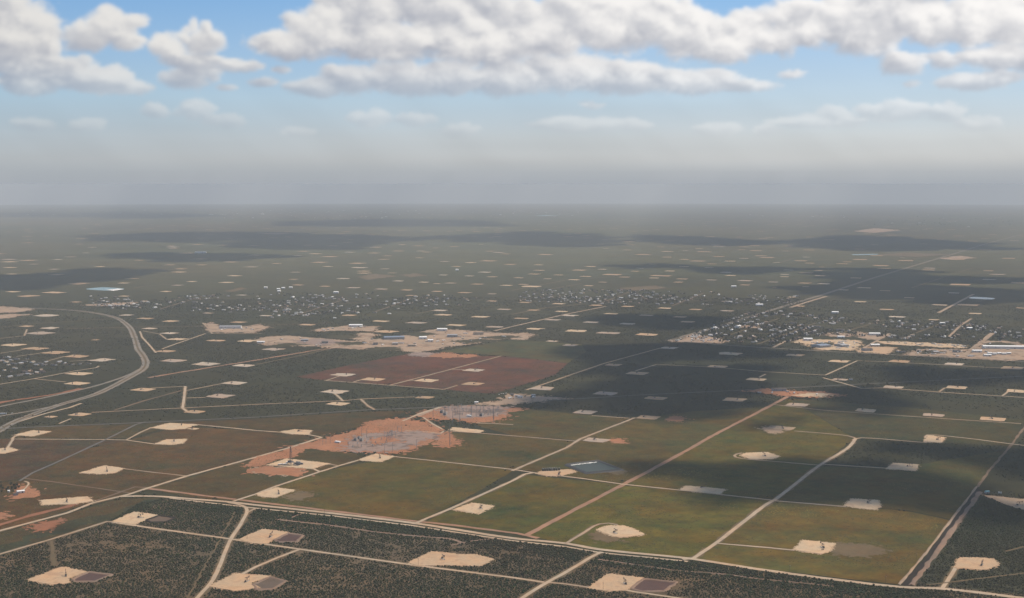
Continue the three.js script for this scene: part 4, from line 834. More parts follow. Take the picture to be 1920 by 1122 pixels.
// ---------------------------------------------------------------- trees
function tag(o, label, category, group) { o.userData.label = label; o.userData.category = category; if (group) o.userData.group = group; return o; }
const treeMats = [plain(0.035, 0.046, 0.022, 1), plain(0.046, 0.052, 0.027, 1), plain(0.028, 0.038, 0.021, 1)];
treeMats.forEach((m) => { m.side = THREE.DoubleSide; });
const bark = plain(0.09, 0.07, 0.055, 1);
function makeTree(seed, n, wide) {                                    // about 8 m high; leaf clumps through the crown's volume
  const r = rng(seed), pos = [], t = new THREE.Group(), clumps = [];
  for (let k = 0; k < 9; k++) { const a = r() * 6.28, q = r() * 2.1 * wide; clumps.push([Math.cos(a) * q, 3.6 + r() * 3.2, Math.sin(a) * q, 1.1 + r() * 1.1]); }
  for (let k = 0; k < n; k++) {
    const c = clumps[k % clumps.length], u = new THREE.Vector3(r() - 0.5, (r() - 0.5) * 0.8, r() - 0.5).normalize().multiplyScalar(c[3] * (0.6 + 0.5 * r())), s = 0.32 + 0.4 * r();
    const ax = new THREE.Vector3(r() - 0.5, r() - 0.5, r() - 0.5).normalize().multiplyScalar(s), ay = new THREE.Vector3(r() - 0.5, r() - 0.5, r() - 0.5).normalize().multiplyScalar(s), o = [c[0] + u.x, c[1] + u.y, c[2] + u.z];
    pos.push(o[0] - ax.x, o[1] - ax.y, o[2] - ax.z, o[0] + ax.x, o[1] + ax.y, o[2] + ax.z, o[0] + ay.x, o[1] + ay.y, o[2] + ay.z);
  }
  const g = new THREE.BufferGeometry(); g.setAttribute('position', new THREE.Float32BufferAttribute(pos, 3)); g.computeVertexNormals();
  const crown = new THREE.Mesh(g, treeMats[seed % 3]); crown.name = 'crown'; crown.castShadow = crown.receiveShadow = true;
  const limbs = [new THREE.CylinderGeometry(0.16, 0.3, 3.4, 7).translate(0, 1.7, 0)];
  clumps.slice(0, 5).forEach((c) => { const from = new THREE.Vector3(0, 2.6, 0), to = new THREE.Vector3(c[0] * 0.8, c[1], c[2] * 0.8), d = to.clone().sub(from); limbs.push(new THREE.CylinderGeometry(0.05, 0.13, d.length(), 5).translate(0, d.length() / 2, 0).applyQuaternion(new THREE.Quaternion().setFromUnitVectors(new THREE.Vector3(0, 1, 0), d.normalize())).translate(0, 2.6, 0)); });
  const trunk = new THREE.Mesh(mergeGeometries(limbs), bark); trunk.name = 'trunk'; trunk.castShadow = true;
  t.add(trunk, crown);
  return t;
}
const treeKinds = [makeTree(1, 420, 1), makeTree(2, 420, 1.25), makeTree(3, 420, 0.85)];
let treeTurn = 0;
function tree(x, z, s, label, group) {
  const t = treeKinds[treeTurn % 3].clone(); t.name = numbered('tree'); treeTurn++;
  t.position.set(x, elev(x, z) + 0.2, z); t.scale.setScalar(s); t.rotation.y = treeTurn * 2.4; scene.add(t);
  return tag(t, label, 'tree', group);
}
// ---------------------------------------------------------------- things: geometry helpers
const V = (x, y, z) => new THREE.Vector3(x, y, z), UPV = V(0, 1, 0);
const box = (w, h, d, x = 0, y = 0, z = 0, rz = 0, ry = 0) => new THREE.BoxGeometry(w, h, d).rotateZ(rz).rotateY(ry).translate(x, y, z);
const cyl = (r1, r2, h, x, y, z, n = 10) => new THREE.CylinderGeometry(r1, r2, h, n).translate(x, y, z);
function bar(a, b, r, n = 5) { const d = b.clone().sub(a), l = d.length(); return new THREE.CylinderGeometry(r, r, l, n).translate(0, l / 2, 0).applyQuaternion(new THREE.Quaternion().setFromUnitVectors(UPV, d.normalize())).translate(a.x, a.y, a.z); }
const one = (...g) => (g.length === 1 ? g[0] : mergeGeometries(g.map((q) => (q.index ? q.toNonIndexed() : q))));
function part(name, mat, parent, ...g) { const m = new THREE.Mesh(one(...g), mat); m.name = name; m.castShadow = m.receiveShadow = true; parent.add(m); return m; }
const proto = () => new THREE.Group();
function place(p, name, [x, z], turn, lift, label, category, group, s = 1) {
  const o = p.clone(); o.name = numbered(name); o.position.set(x, elev(x, z) + lift, z); o.rotation.y = turn; o.scale.multiplyScalar(s); scene.add(o);
  return tag(o, label, category, group);
}
const TURN_B = -AXB;                                                  // along the lease roads
const P = {
  rust: plain(0.075, 0.055, 0.042, 0.75), steelDark: plain(0.07, 0.068, 0.066, 0.6, 0.2), galv: plain(0.33, 0.34, 0.35, 0.5, 0.5), galvDull: plain(0.22, 0.225, 0.23, 0.6, 0.4), concrete: plain(0.36, 0.34, 0.31, 0.95), black: plain(0.02, 0.02, 0.02, 0.8), rubber: plain(0.018, 0.018, 0.018, 0.9),
  white: plain(0.74, 0.74, 0.72, 0.6), roofWhite: plain(0.80, 0.81, 0.80, 0.5), roofGrey: plain(0.30, 0.31, 0.33, 0.6), roofTan: plain(0.34, 0.27, 0.2, 0.8), roofDark: plain(0.09, 0.075, 0.065, 0.9), roofBlue: plain(0.16, 0.21, 0.29, 0.6), roofTeal: plain(0.20, 0.42, 0.44, 0.6), wallTan: plain(0.40, 0.33, 0.25, 0.9), wallWhite: plain(0.62, 0.60, 0.56, 0.9), wallGrey: plain(0.3, 0.3, 0.29, 0.9), wood: plain(0.10, 0.078, 0.06, 0.95), glass: plain(0.03, 0.035, 0.04, 0.1), porcelain: plain(0.16, 0.10, 0.075, 0.4), tankGreen: plain(0.055, 0.068, 0.058, 0.6), tankGrey: plain(0.20, 0.20, 0.19, 0.6), red: plain(0.24, 0.05, 0.035, 0.6), rigBlue: plain(0.05, 0.07, 0.11, 0.6), door: plain(0.15, 0.13, 0.11, 0.7),
};

// ---------------------------------------------------------------- pumpjacks
function makePumpjack(tilt, mat) {
  const g = proto(), c = Math.cos(tilt), s = Math.sin(tilt), at = (x, y) => V(x * c - y * s, 6.3 + x * s + y * c, 0);
  part('skid_base', P.concrete, g, box(11, 0.5, 2.6, -0.6, 0.25, 0));
  const legs = []; for (const x of [-1.5, 1.5]) for (const z of [-1.1, 1.1]) legs.push(bar(V(x, 0.5, z), V(x * 0.12, 6.1, z * 0.3), 0.17));
  for (const z of [-0.75, 0.75]) legs.push(bar(V(-1, 2.4, z), V(1, 2.4, z), 0.09));
  part('samson_post', mat, g, ...legs, box(0.8, 0.4, 1, 0, 6.1, 0));
  const beam = part('walking_beam', mat, g, box(9.4, 0.16, 0.55, 0, 0.3, 0), box(9.4, 0.16, 0.55, 0, -0.3, 0), box(9.4, 0.6, 0.14, 0, 0, 0)); beam.position.set(0, 6.6, 0); beam.rotation.z = tilt;
  const sh = new THREE.Shape(); sh.moveTo(0, -1.9); sh.quadraticCurveTo(1.25, 0, 0.25, 1.7); sh.lineTo(-0.7, 0.7); sh.lineTo(-0.9, -0.5); sh.closePath();
  const head = part('horse_head', mat, beam, new THREE.ExtrudeGeometry(sh, { depth: 0.6, bevelEnabled: true, bevelSize: 0.06, bevelThickness: 0.06, bevelSegments: 1 }).translate(0, 0, -0.3)); head.position.set(4.9, 0.3, 0);
  const tail = at(-4.4, 0.2), hub = V(-4.1, 2.3, 0), pin = V(-4.1 + 1.1 * Math.cos(2.2 + tilt * 6), 2.3 + 1.1 * Math.sin(2.2 + tilt * 6), 0);
  for (const z of [-0.75, 0.75]) part('pitman_arm', mat, g, bar(V(tail.x, tail.y, z), V(pin.x, pin.y, z), 0.11));
  part('equalizer', mat, g, bar(V(tail.x, tail.y, -0.95), V(tail.x, tail.y, 0.95), 0.16));
  for (const z of [-0.95, 0.95]) { const a = Math.atan2(pin.y - hub.y, pin.x - hub.x); const crank = part('crank', mat, g, box(3.6, 0.5, 0.2, 0, 0, 0, a).translate(hub.x - 0.7 * Math.cos(a), hub.y - 0.7 * Math.sin(a), z)); part('counterweight', mat, crank, cyl(0.85, 0.85, 0.4, 0, 0, 0, 14).rotateX(Math.PI / 2).translate(hub.x - 1.7 * Math.cos(a), hub.y - 1.7 * Math.sin(a), z * 1.25)); }
  part('gearbox', P.steelDark, g, box(1.7, 1.5, 1.3, -4.1, 2.2, 0), box(2.2, 1.1, 1.8, -4.1, 1, 0));
  part('motor', P.steelDark, g, cyl(0.5, 0.5, 1.3, 0, 0, 0, 12).rotateZ(Math.PI / 2).translate(-6, 1.1, 0), box(1.2, 0.4, 1.2, -6, 0.6, 0));
  const h = at(5.55, 0.2); part('bridle', P.steelDark, g, bar(V(h.x, h.y, -0.15), V(h.x, 3, -0.15), 0.03), bar(V(h.x, h.y, 0.15), V(h.x, 3, 0.15), 0.03), box(0.2, 0.15, 0.6, h.x, 3, 0), bar(V(h.x, 3, 0), V(h.x, 1.4, 0), 0.05));
  part('wellhead', P.steelDark, g, cyl(0.22, 0.3, 1.5, h.x, 0.75, 0), bar(V(h.x - 0.7, 1, 0), V(h.x + 0.7, 1, 0), 0.12), cyl(0.5, 0.5, 0.15, h.x, 0.1, 0));
  return g;
}
const jacks = [makePumpjack(0.16, P.rust), makePumpjack(-0.14, P.steelDark), makePumpjack(0.02, P.rust)];
let jackN = 0; const jr = rng(61);
function pumpjack(p, label, group, s = 1.08) { const t = [TURN_B + 0.3, TURN_B + Math.PI / 2, TURN_B + 2.4, TURN_B - 0.7][Math.floor(jr() * 4)] + (jr() - 0.5) * 0.3; return place(jacks[jackN++ % 3], 'pumpjack', p, t, 1.0, label, 'pumpjack', group, s); }
for (const [x, y, label] of [
  [200, 885, 'dark pumpjack on the pale pad beside the thin lane right of the farmstead'], [125, 943, 'dark pumpjack on the long narrow pad above the left road'], [263, 972, 'rusty pumpjack on the pad with the dark grey pit beside the brush'],
  [123, 1081, 'rusty pumpjack on the lower left pad with a banked brown pit'], [463, 1092, 'dark pumpjack on the bottom pad beside the straight brown road'], [9, 845, 'small pumpjack on the pad cut by the left picture edge'],
  [712, 860, 'pumpjack on the pad touching the red substation earthworks from below'], [522, 927, 'pumpjack on the pale pad with a worn scrape to its right, below the drilling rig'], [902, 955, 'dark pumpjack on the square pad beside the lease road in mid field'],
  [508, 1008, 'pumpjack on the tan pad beside a brown pit just below the long road'], [831, 1050, 'pumpjack on the large irregular tan pad amid the foreground brush'], [1049, 892, 'pumpjack on the tan yard between the tank row and the pond'],
  [1319, 916, 'pumpjack on the grey pad at the edge of the cloud shadow right of the pond'], [1154, 1001, 'upright dark pumpjack on the pale pad inside a curved loop road'], [1172, 1096, 'pumpjack on the bottom centre pad with a brown pit fenced by banks'],
  [1433, 856, 'pumpjack on the oval pad with its road looping round the left end'], [1706, 876, 'pumpjack on the grey shaded pad at the end of a short right hand road'], [1630, 945, 'pumpjack on the shaded grey pad below the crossing of two roads'],
  [1542, 1028, 'dark pumpjack on the bright pad with a wide worn patch to its right'], [1842, 1061, 'pumpjack on the rounded pad at the lower right beyond the ditch'], [1912, 949, 'pumpjack on the sandy strip at the right picture edge'],
  [340, 798, 'pumpjack on the pad at the left end of the zigzag lease road'], [326, 829, 'pumpjack on the pad just below the zigzag road on the left'], [72, 812, 'pumpjack on the pad beside the crook of the left white road'],
  [562, 810, 'pumpjack on the pad left of the red substation earthworks'], [874, 804, 'pumpjack on the pad below the far substation'], [1760, 826, 'pumpjack on the pad ringed by a pale road at the right'],
]) pumpjack(G(x, y), label);
const region = (x, y) => {
  if (x > 560 && x < 940 && y > 668 && y < 732) return ['small dark pumpjack on a pale pad in the red ploughed field', 'pumpjacks in the red ploughed field'];
  if (x < 245 && y < 735) return ['small dark pumpjack on a pale pad inside the curve of the highway', 'pumpjacks inside the curve of the highway'];
  if (x < 480) return ['small dark pumpjack on a pale pad in the scrub right of the highway curve', 'pumpjacks right of the highway curve'];
  if (x < 830 && y > 732) return ['small dark pumpjack on a pale pad in the scrub left of the far substation', 'pumpjacks in the scrub left of the far substation'];
  if (x < 830) return ['tiny pumpjack on a pale pad behind the oilfield yards left of centre', 'pumpjacks behind the middle yards'];
  if (y < 650) return ['tiny pumpjack on a far pale pad behind the great cloud shadow', 'pumpjacks behind the great cloud shadow'];
  if (x < 1420) return ['small dark pumpjack on a dim pad in or beside the great cloud shadow', 'pumpjacks by the great cloud shadow'];
  return ['small dark pumpjack on a pale pad in the dark rangeland at the right', 'pumpjacks in the rangeland at the right'];
};
for (const [p, s, x, y] of placedPads) if (y > 618) { const [l, gr] = region(x, y); pumpjack([p[0] + (jr() - 0.5) * s * 0.4, p[1] + (jr() - 0.5) * s * 0.3], l, gr); }

// ---------------------------------------------------------------- the drilling rig and what stands round it
{
  const g = proto(), w = 4.2, legs = [];
  part('substructure', P.rigBlue, g, ...[-1, 1].flatMap((x) => [-1, 1].map((z) => bar(V(x * 5, 0, z * 5), V(x * 4.6, 7, z * 4.6), 0.4))), box(11, 0.8, 11, 0, 7.2, 0), ...[-1, 1].map((z) => bar(V(-5, 0.3, z * 5), V(4.6, 7, z * 4.7), 0.22)));
  const cor = (k, y) => { const t = 1 - 0.72 * y / 34, a = [[-1, -1], [1, -1], [1, 1], [-1, 1]][k]; return V(a[0] * w * t * 0.72, 7.6 + y, a[1] * w * t * 0.72); };
  for (let k = 0; k < 4; k++) { legs.push(bar(cor(k, 0), cor(k, 34), 0.3)); for (let y = 0; y < 34; y += 4.25) { legs.push(bar(cor(k, y), cor((k + 1) % 4, y + 4.25), 0.12), bar(cor(k, y), cor((k + 1) % 4, y), 0.12)); } }
  part('mast', P.steelDark, g, ...legs);
  part('crown_block', P.steelDark, g, box(2.6, 1.4, 2.6, 0, 42.2, 0));
  part('monkey_board', P.rigBlue, g, box(3.4, 0.3, 3, 2, 32, 0));
  part('doghouse', P.rigBlue, g, box(4, 3, 2.6, -3.2, 9.1, 3.6));
  part('drawworks', P.steelDark, g, box(3.2, 2.4, 4, -2.6, 8.8, -2));
  part('catwalk', P.galvDull, g, box(16, 1.2, 2.2, 13.5, 1.0, 0), bar(V(6, 7.4, 0), V(10, 1.6, 0), 0.7));
  place(g, 'drilling_rig', G(545, 873), TURN_B, 1.0, 'tall dark drilling rig with a lattice mast on the white pad', 'drilling rig');
  const mud = proto(); part('tank', P.steelDark, mud, box(12, 2.4, 3, 0, 1.5, 0)); part('walkway', P.galvDull, mud, box(12, 0.15, 1, 0, 3.3, 1.2), box(12, 0.1, 0.1, 0, 4.2, 1.7)); part('skid', P.rust, mud, box(12.6, 0.3, 2.8, 0, 0.15, 0));
  const shed = proto(); part('housing', P.rigBlue, shed, box(11, 3, 3, 0, 1.7, 0)); part('roof', P.galvDull, shed, box(11.3, 0.2, 3.3, 0, 3.3, 0)); part('exhaust', P.black, shed, cyl(0.2, 0.2, 1.5, 3, 4, 0.6), cyl(0.2, 0.2, 1.5, -3, 4, 0.6)); part('door', P.door, shed, box(1, 2.1, 0.1, -4.6, 1.4, 1.53));
  [[556, 871], [559, 872.5], [562, 871]].forEach(([x, y], i) => place(mud, 'mud_tank', G(x, y), TURN_B, 1, ['long dark mud tank nearest the drilling rig on its right', 'dark mud tank in the middle of the row right of the rig', 'long dark mud tank at the rear of the row right of the rig'][i], 'mud tank', 'mud tanks beside the drilling rig'));
  [[559, 869.5], [564, 871.8]].forEach(([x, y], i) => place(shed, 'generator_house', G(x, y), TURN_B, 1, ['dark blue generator house behind the mud tanks of the rig', 'dark blue generator house at the right end of the mud tank row'][i], 'generator house', 'generator houses at the rig'));
  const trailer = proto(); part('body', P.wallGrey, trailer, box(11, 2.7, 3, 0, 1.9, 0)); part('roof', P.roofWhite, trailer, box(11.2, 0.15, 3.2, 0, 3.3, 0)); part('axle', P.rubber, trailer, cyl(0.45, 0.45, 3, 0, 0, 0, 10).rotateX(Math.PI / 2).translate(-2, 0.45, 0), cyl(0.45, 0.45, 3, 0, 0, 0, 10).rotateX(Math.PI / 2).translate(-3.2, 0.45, 0)); part('window', P.glass, trailer, box(1.4, 0.9, 0.06, 1, 2.2, 1.52), box(1.4, 0.9, 0.06, -2.6, 2.2, 1.52)); part('door', P.door, trailer, box(0.95, 2, 0.06, 3.4, 1.6, 1.52));
  globalThis.trailerProto = trailer;
  [[534, 873], [540, 869.5], [525, 873.5]].forEach(([x, y], i) => place(trailer, 'site_trailer', G(x, y), TURN_B + 1.2, 1, ['grey site trailer just left of the drilling rig', 'grey site trailer behind the drilling rig mast', 'grey site trailer farthest left on the rig pad'][i], 'site trailer', 'site trailers on the rig pad'));
}
// ---------------------------------------------------------------- oil tanks by the pond
{
  const tank = (m) => { const g = proto(); part('shell', m, g, cyl(2.4, 2.4, 6, 0, 3, 0, 20)); const roof = part('roof', P.tankGrey, g, new THREE.ConeGeometry(2.5, 0.7, 20).translate(0, 6.35, 0)); part('hatch', P.steelDark, roof, cyl(0.35, 0.35, 0.4, 0.9, 6.4, 0)); part('ladder', P.galvDull, g, bar(V(-0.25, 0, 2.5), V(-0.25, 6.8, 2.5), 0.05), bar(V(0.25, 0, 2.5), V(0.25, 6.8, 2.5), 0.05), ...[1, 2, 3, 4, 5, 6].map((y) => bar(V(-0.25, y, 2.5), V(0.25, y, 2.5), 0.04))); return g; };
  const a = tank(P.tankGreen), b = tank(P.tankGrey), name = ['first', 'second', 'third', 'fourth', 'fifth', 'sixth'];
  for (let i = 0; i < 6; i++) place(i === 4 ? b : a, 'oil_tank', G(1018 + i * 4.3, 884.2 - i * 0.15), 0.4 * i, 1, `${name[i]} oil tank from the left in the row beside the pond`, 'oil tank', 'oil tanks in the row beside the pond');
  for (const [x, y, l] of [[1044, 883.4, 'squat dark oil tank just right of the tank row by the pond'], [1048.5, 883, 'dark oil tank nearest the pond, right of the tank row']]) place(a, 'oil_tank', G(x, y), 1, 1, l, 'oil tank', null, 0.9);
  const sep = proto(); part('vessel', P.steelDark, sep, cyl(0.7, 0.7, 4.5, 0, 0, 0, 14).rotateZ(Math.PI / 2).translate(0, 1.6, 0)); part('leg', P.rust, sep, box(0.2, 1, 1, -1.5, 0.5, 0)); part('leg', P.rust, sep, box(0.2, 1, 1, 1.5, 0.5, 0)); part('stack', P.rust, sep, cyl(0.15, 0.15, 3.5, 1.9, 3.2, 0));
  place(sep, 'separator', G(1048, 889), 0.6, 1, 'dark horizontal separator vessel beside the tank yard pumpjack', 'separator');
  place(sep, 'separator', G(1543, 1033), 0.3, 1, 'dark separator vessel on the bright pad at lower right', 'separator');
  const shed = proto(); part('wall', P.wallGrey, shed, box(9, 4, 6, 0, 2, 0)); part('roof', P.roofTeal, shed, new THREE.CylinderGeometry(3.4, 3.4, 9.4, 16, 1, false, -Math.PI / 2, Math.PI).rotateZ(Math.PI / 2).rotateX(0).scale(1, 0.5, 1).translate(0, 4, 0)); part('door', P.door, shed, box(2.4, 3, 0.1, 0, 1.5, 3.03));
  place(shed, 'shed', G(1851, 926), 0.2, 0.8, 'small shed with a pale teal rounded roof beside the ditch head', 'shed');
  const wt = tank(P.white); place(wt, 'water_tank', G(1873.5, 926), 0, 0.8, 'left one of two small white tanks right of the teal shed', 'tank', null, 0.55); place(wt, 'water_tank', G(1877.5, 926.3), 0, 0.8, 'right one of two small white tanks right of the teal shed', 'tank', null, 0.55);
}
// ---------------------------------------------------------------- vehicles
{
  const mk = (m, long) => {
    const g = proto();
    part('body', m, g, box(long, 0.75, 1.95, 0, 0.85, 0), box(long * 0.34, 0.15, 1.9, long * 0.33, 1.28, 0));
    const cab = part('cab', m, g, box(long * 0.36, 0.75, 1.8, 0.1, 1.6, 0)); part('windshield', P.glass, cab, box(0.06, 0.6, 1.6, 0.1 + long * 0.18, 1.62, 0, 0.3)); part('window', P.glass, cab, box(long * 0.28, 0.5, 1.84, 0.1, 1.66, 0));
    for (const x of [-1, 1]) for (const z of [-1, 1]) part('wheel', P.rubber, g, cyl(0.4, 0.4, 0.28, 0, 0, 0, 12).rotateX(Math.PI / 2).translate(x * long * 0.31, 0.4, z * 0.9));
    return g;
  };
  const dark = mk(P.black, 5.8), white = mk(P.white, 5.8), red = mk(P.red, 5.8);
  place(dark, 'pickup_truck', G(761, 799), 0.4, 0.6, 'dark pickup truck alone on the red dirt above the near substation', 'pickup truck');
  place(dark, 'pickup_truck', G(805, 800), 1.2, 0.6, 'left one of two dark pickup trucks at the red track between the substations', 'pickup truck');
  place(dark, 'pickup_truck', G(809, 800.4), 1.0, 0.6, 'right one of two dark pickup trucks at the red track between the substations', 'pickup truck');
  [[936, 741], [940, 740], [944, 739.5], [949, 738.5]].forEach(([x, y], i) => place(white, 'pickup_truck', G(x, y), 1, 0.8, 'white pickup truck parked in the row beside the shaded houses', 'pickup truck', 'white trucks parked by the shaded houses'));
  const semi = proto(); part('trailer', P.white, semi, box(15, 2.8, 2.6, -3, 2.6, 0)); part('cab', P.white, semi, box(3.2, 3, 2.5, 7.2, 2.1, 0)); part('windshield', P.glass, semi, box(0.08, 1, 2.2, 8.84, 2.8, 0)); for (const x of [-9, -7.6, 3, 4.3, 7.6]) for (const z of [-1.05, 1.05]) part('wheel', P.rubber, semi, cyl(0.52, 0.52, 0.35, 0, 0, 0, 12).rotateX(Math.PI / 2).translate(x, 0.52, z));
  place(semi, 'semi_truck', G(6, 778), 0.35, 0.9, 'white semi truck and trailer on the left frontage road', 'truck');
  place(white, 'pickup_truck', G(22, 776), 0.35, 0.9, 'white pickup truck following the semi truck on the left', 'pickup truck');
  globalThis.semiProto = semi; globalThis.pickupProtos = [dark, white, red];
}
// ---------------------------------------------------------------- substations, poles
{
  const mono = (h, arms) => { const g = proto(); part('shaft', P.galvDull, g, new THREE.CylinderGeometry(h * 0.009, h * 0.019, h, 10).translate(0, h / 2, 0)); for (let i = 0; i < arms; i++) { const y = h * (0.94 - i * 0.12), s = i % 2 ? 1 : -1; const arm = part('arm', P.galvDull, g, bar(V(0, y, 0), V(0, y + 0.5, s * 3.4), 0.14)); part('insulator', P.porcelain, arm, cyl(0.14, 0.14, 2.2, 0, y - 0.7, s * 3.3, 8)); } return g; };
  const tall = mono(52, 4), mid = mono(34, 3), low = mono(22, 2);
  place(tall, 'transmission_pole', G(843.5, 836), TURN_B, 0.6, 'tallest dark steel pole on the bare red patch between the two substations', 'transmission pole');
  place(tall, 'transmission_pole', G(849, 799), TURN_B, 0.6, 'tall thin steel pole just above the pumpjack pad below the far substation', 'transmission pole', null, 0.85);
  place(tall, 'transmission_pole', G(862, 793), TURN_B, 0.6, 'steel pole at the front edge of the far substation', 'transmission pole', null, 0.8);
  [[812, 783], [834, 784], [884, 783], [894, 782], [906, 781], [925, 787], [926, 794]].forEach(([x, y]) => place(mid, 'transmission_pole', G(x, y), TURN_B, 0.7, 'slender steel pole among those standing in the far substation', 'transmission pole', 'slender poles in the far substation', x === 925 ? 1.2 : 1));
  [[605, 835], [611, 832], [619, 832]].forEach(([x, y], i) => place(low, 'transmission_pole', G(x, y), TURN_B, 0.6, ['leftmost of three short steel poles at the tip of the red earthworks', 'middle one of three short steel poles at the tip of the red earthworks', 'rightmost of three short steel poles at the tip of the red earthworks'][i], 'transmission pole', 'short poles at the tip of the red earthworks'));
  [[721, 851], [736, 849], [781, 843], [687, 822], [678, 818]].forEach(([x, y]) => place(low, 'transmission_pole', G(x, y), TURN_B, 0.7, 'short steel pole at the edge of the near substation gravel', 'transmission pole', 'short poles round the near substation', 1.15));
  const gantry = (w, h) => { const g = proto(); for (const s of [-1, 1]) { const f = []; for (const a of [-1, 1]) for (const b of [-1, 1]) f.push(bar(V(s * w / 2 + a * 0.7, 0, b * 0.7), V(s * w / 2 + a * 0.35, h, b * 0.35), 0.12)); for (let y = 0; y < h - 1.5; y += 1.8) f.push(bar(V(s * w / 2 - 0.6, y, 0.6), V(s * w / 2 + 0.6, y + 1.8, 0.6), 0.07), bar(V(s * w / 2 - 0.6, y, -0.6), V(s * w / 2 + 0.6, y + 1.8, -0.6), 0.07)); f.push(bar(V(s * w / 2, h, 0), V(s * w / 2, h + 4.5, 0), 0.12)); part('column', P.galv, g, ...f); } const b = [box(w, 0.2, 0.2, 0, h, 0.4), box(w, 0.2, 0.2, 0, h, -0.4), box(w, 0.2, 0.2, 0, h - 0.9, 0)]; for (let x = -w / 2; x < w / 2; x += 1.2) b.push(bar(V(x, h, 0.4), V(x + 1.2, h - 0.9, 0), 0.06), bar(V(x, h, -0.4), V(x + 1.2, h - 0.9, 0), 0.06)); part('beam', P.galv, g, ...b); for (const x of [-w / 3, 0, w / 3]) part('insulator', P.porcelain, g, cyl(0.2, 0.2, 2.4, x, h - 2.1, 0, 8)); return g; };
  const big = gantry(12, 15), small = gantry(8, 10);
  [[724, 823], [727, 827], [730, 822], [734, 826], [738, 821], [733, 819], [749, 812]].forEach(([x, y], i) => place(big, 'bus_gantry', G(x, y), TURN_B + (i % 2) * 1.57, 0.8, i === 6 ? 'single steel bus gantry standing apart at the top right of the near substation' : 'tall steel bus gantry in the tight cluster of the near substation', 'bus gantry', i === 6 ? null : 'bus gantries clustered in the near substation'));
  [[838, 774], [848, 771], [856, 778], [866, 776], [872, 772], [898, 777], [904, 773], [911, 777], [916, 772], [921, 778], [928, 774], [934, 770], [862, 768], [884, 769]].forEach(([x, y], i) => place(i % 3 ? small : big, 'bus_gantry', G(x, y), TURN_B + (i % 2) * 1.57, 0.8, 'steel bus gantry among the rows of the far substation', 'bus gantry', 'bus gantries of the far substation'));
  const tr = proto(); part('tank', P.galv, tr, box(7, 4.6, 4, 0, 2.9, 0)); part('radiator', P.galvDull, tr, ...[0, 1, 2, 3, 4, 5].flatMap((i) => [box(0.25, 3.6, 1.5, -2.6 + i, 2.9, 2.9), box(0.25, 3.6, 1.5, -2.6 + i, 2.9, -2.9)])); for (const x of [-2.2, 0, 2.2]) part('bushing', P.porcelain, tr, new THREE.CylinderGeometry(0.18, 0.35, 3.6, 9).translate(x, 7, 0.8)); part('conservator', P.galv, tr, cyl(0.7, 0.7, 5, 0, 0, 0, 14).rotateZ(Math.PI / 2).translate(0, 6.4, -1.4)); part('plinth', P.concrete, tr, box(9, 0.6, 6, 0, 0.3, 0)); part('fire_wall', P.concrete, tr, box(0.5, 7, 8, 4.8, 3.5, 0));
  [[672, 824], [666, 827], [677, 828]].forEach(([x, y], i) => place(tr, 'transformer', G(x, y), TURN_B, 0.8, ['rear pale grey transformer at the left end of the near substation', 'leftmost pale grey transformer in the near substation', 'front right pale grey transformer at the left end of the near substation'][i], 'transformer', 'transformers of the near substation'));
  [[828, 775], [834, 779], [902, 781]].forEach(([x, y], i) => place(tr, 'transformer', G(x, y), TURN_B, 0.8, ['dark transformer at the left end of the far substation', 'second transformer from the left in the far substation', 'transformer near the right part of the far substation'][i], 'transformer', 'transformers of the far substation', 1.15));
  const ch = proto(); part('wall', P.wallWhite, ch, box(14, 3.6, 7, 0, 1.8, 0)); part('roof', P.roofWhite, ch, box(14.6, 0.35, 7.6, 0, 3.8, 0)); part('door', P.door, ch, box(1.2, 2.2, 0.1, 5, 1.1, 3.54)); part('window', P.glass, ch, box(1.4, 0.9, 0.08, -2, 2.2, 3.54)); part('air_conditioner', P.galvDull, ch, box(1.2, 1.4, 0.8, 1.6, 1.4, 3.9));
  place(ch, 'control_house', G(633, 831), TURN_B, 0.6, 'small white control house on the red dirt left of the near substation', 'control house');
  place(ch, 'control_house', G(880, 782), TURN_B, 0.8, 'small white control house inside the far substation', 'control house');
  const bs = proto(); part('post', P.galv, bs, cyl(0.12, 0.18, 4, 0, 2, 0, 8)); part('insulator', P.porcelain, bs, cyl(0.18, 0.18, 1.6, 0, 4.8, 0, 8)); part('base', P.concrete, bs, box(0.9, 0.3, 0.9, 0, 0.15, 0)); const br = proto(); for (const z of [-1.6, 0, 1.6]) part('post', P.galvDull, br, box(0.7, 2.4, 0.7, 0, 1.2, z), cyl(0.18, 0.26, 2.6, 0, 3.6, z, 8)); part('cabinet', P.galv, br, box(1, 1.6, 4.4, 0.2, 1.6, 0)); part('cross_bar', P.galvDull, br, bar(V(0, 4.9, -2.2), V(0, 4.9, 2.2), 0.12));
  const r = rng(71), o0 = G(690, 834), u = [G(730, 827)[0] - o0[0], G(730, 827)[1] - o0[1]], ul = Math.hypot(...u), du = [u[0] / ul, u[1] / ul];
  for (let i = 0; i < 26; i++) { const [x, y] = [650 + (i % 9) * 9 + r() * 4, 842 - Math.floor(i / 9) * 6 - r() * 3 - (i % 9) * 0.6]; place(i % 2 ? br : bs, i % 2 ? 'circuit_breaker' : 'bus_support', G(x, y), TURN_B, 0.8, i % 2 ? 'low grey circuit breaker on the gravel of the near substation' : 'thin grey bus support on the gravel of the near substation', i % 2 ? 'circuit breaker' : 'bus support', i % 2 ? 'circuit breakers of the near substation' : 'bus supports of the near substation', i % 2 ? 1 : 1.4); }
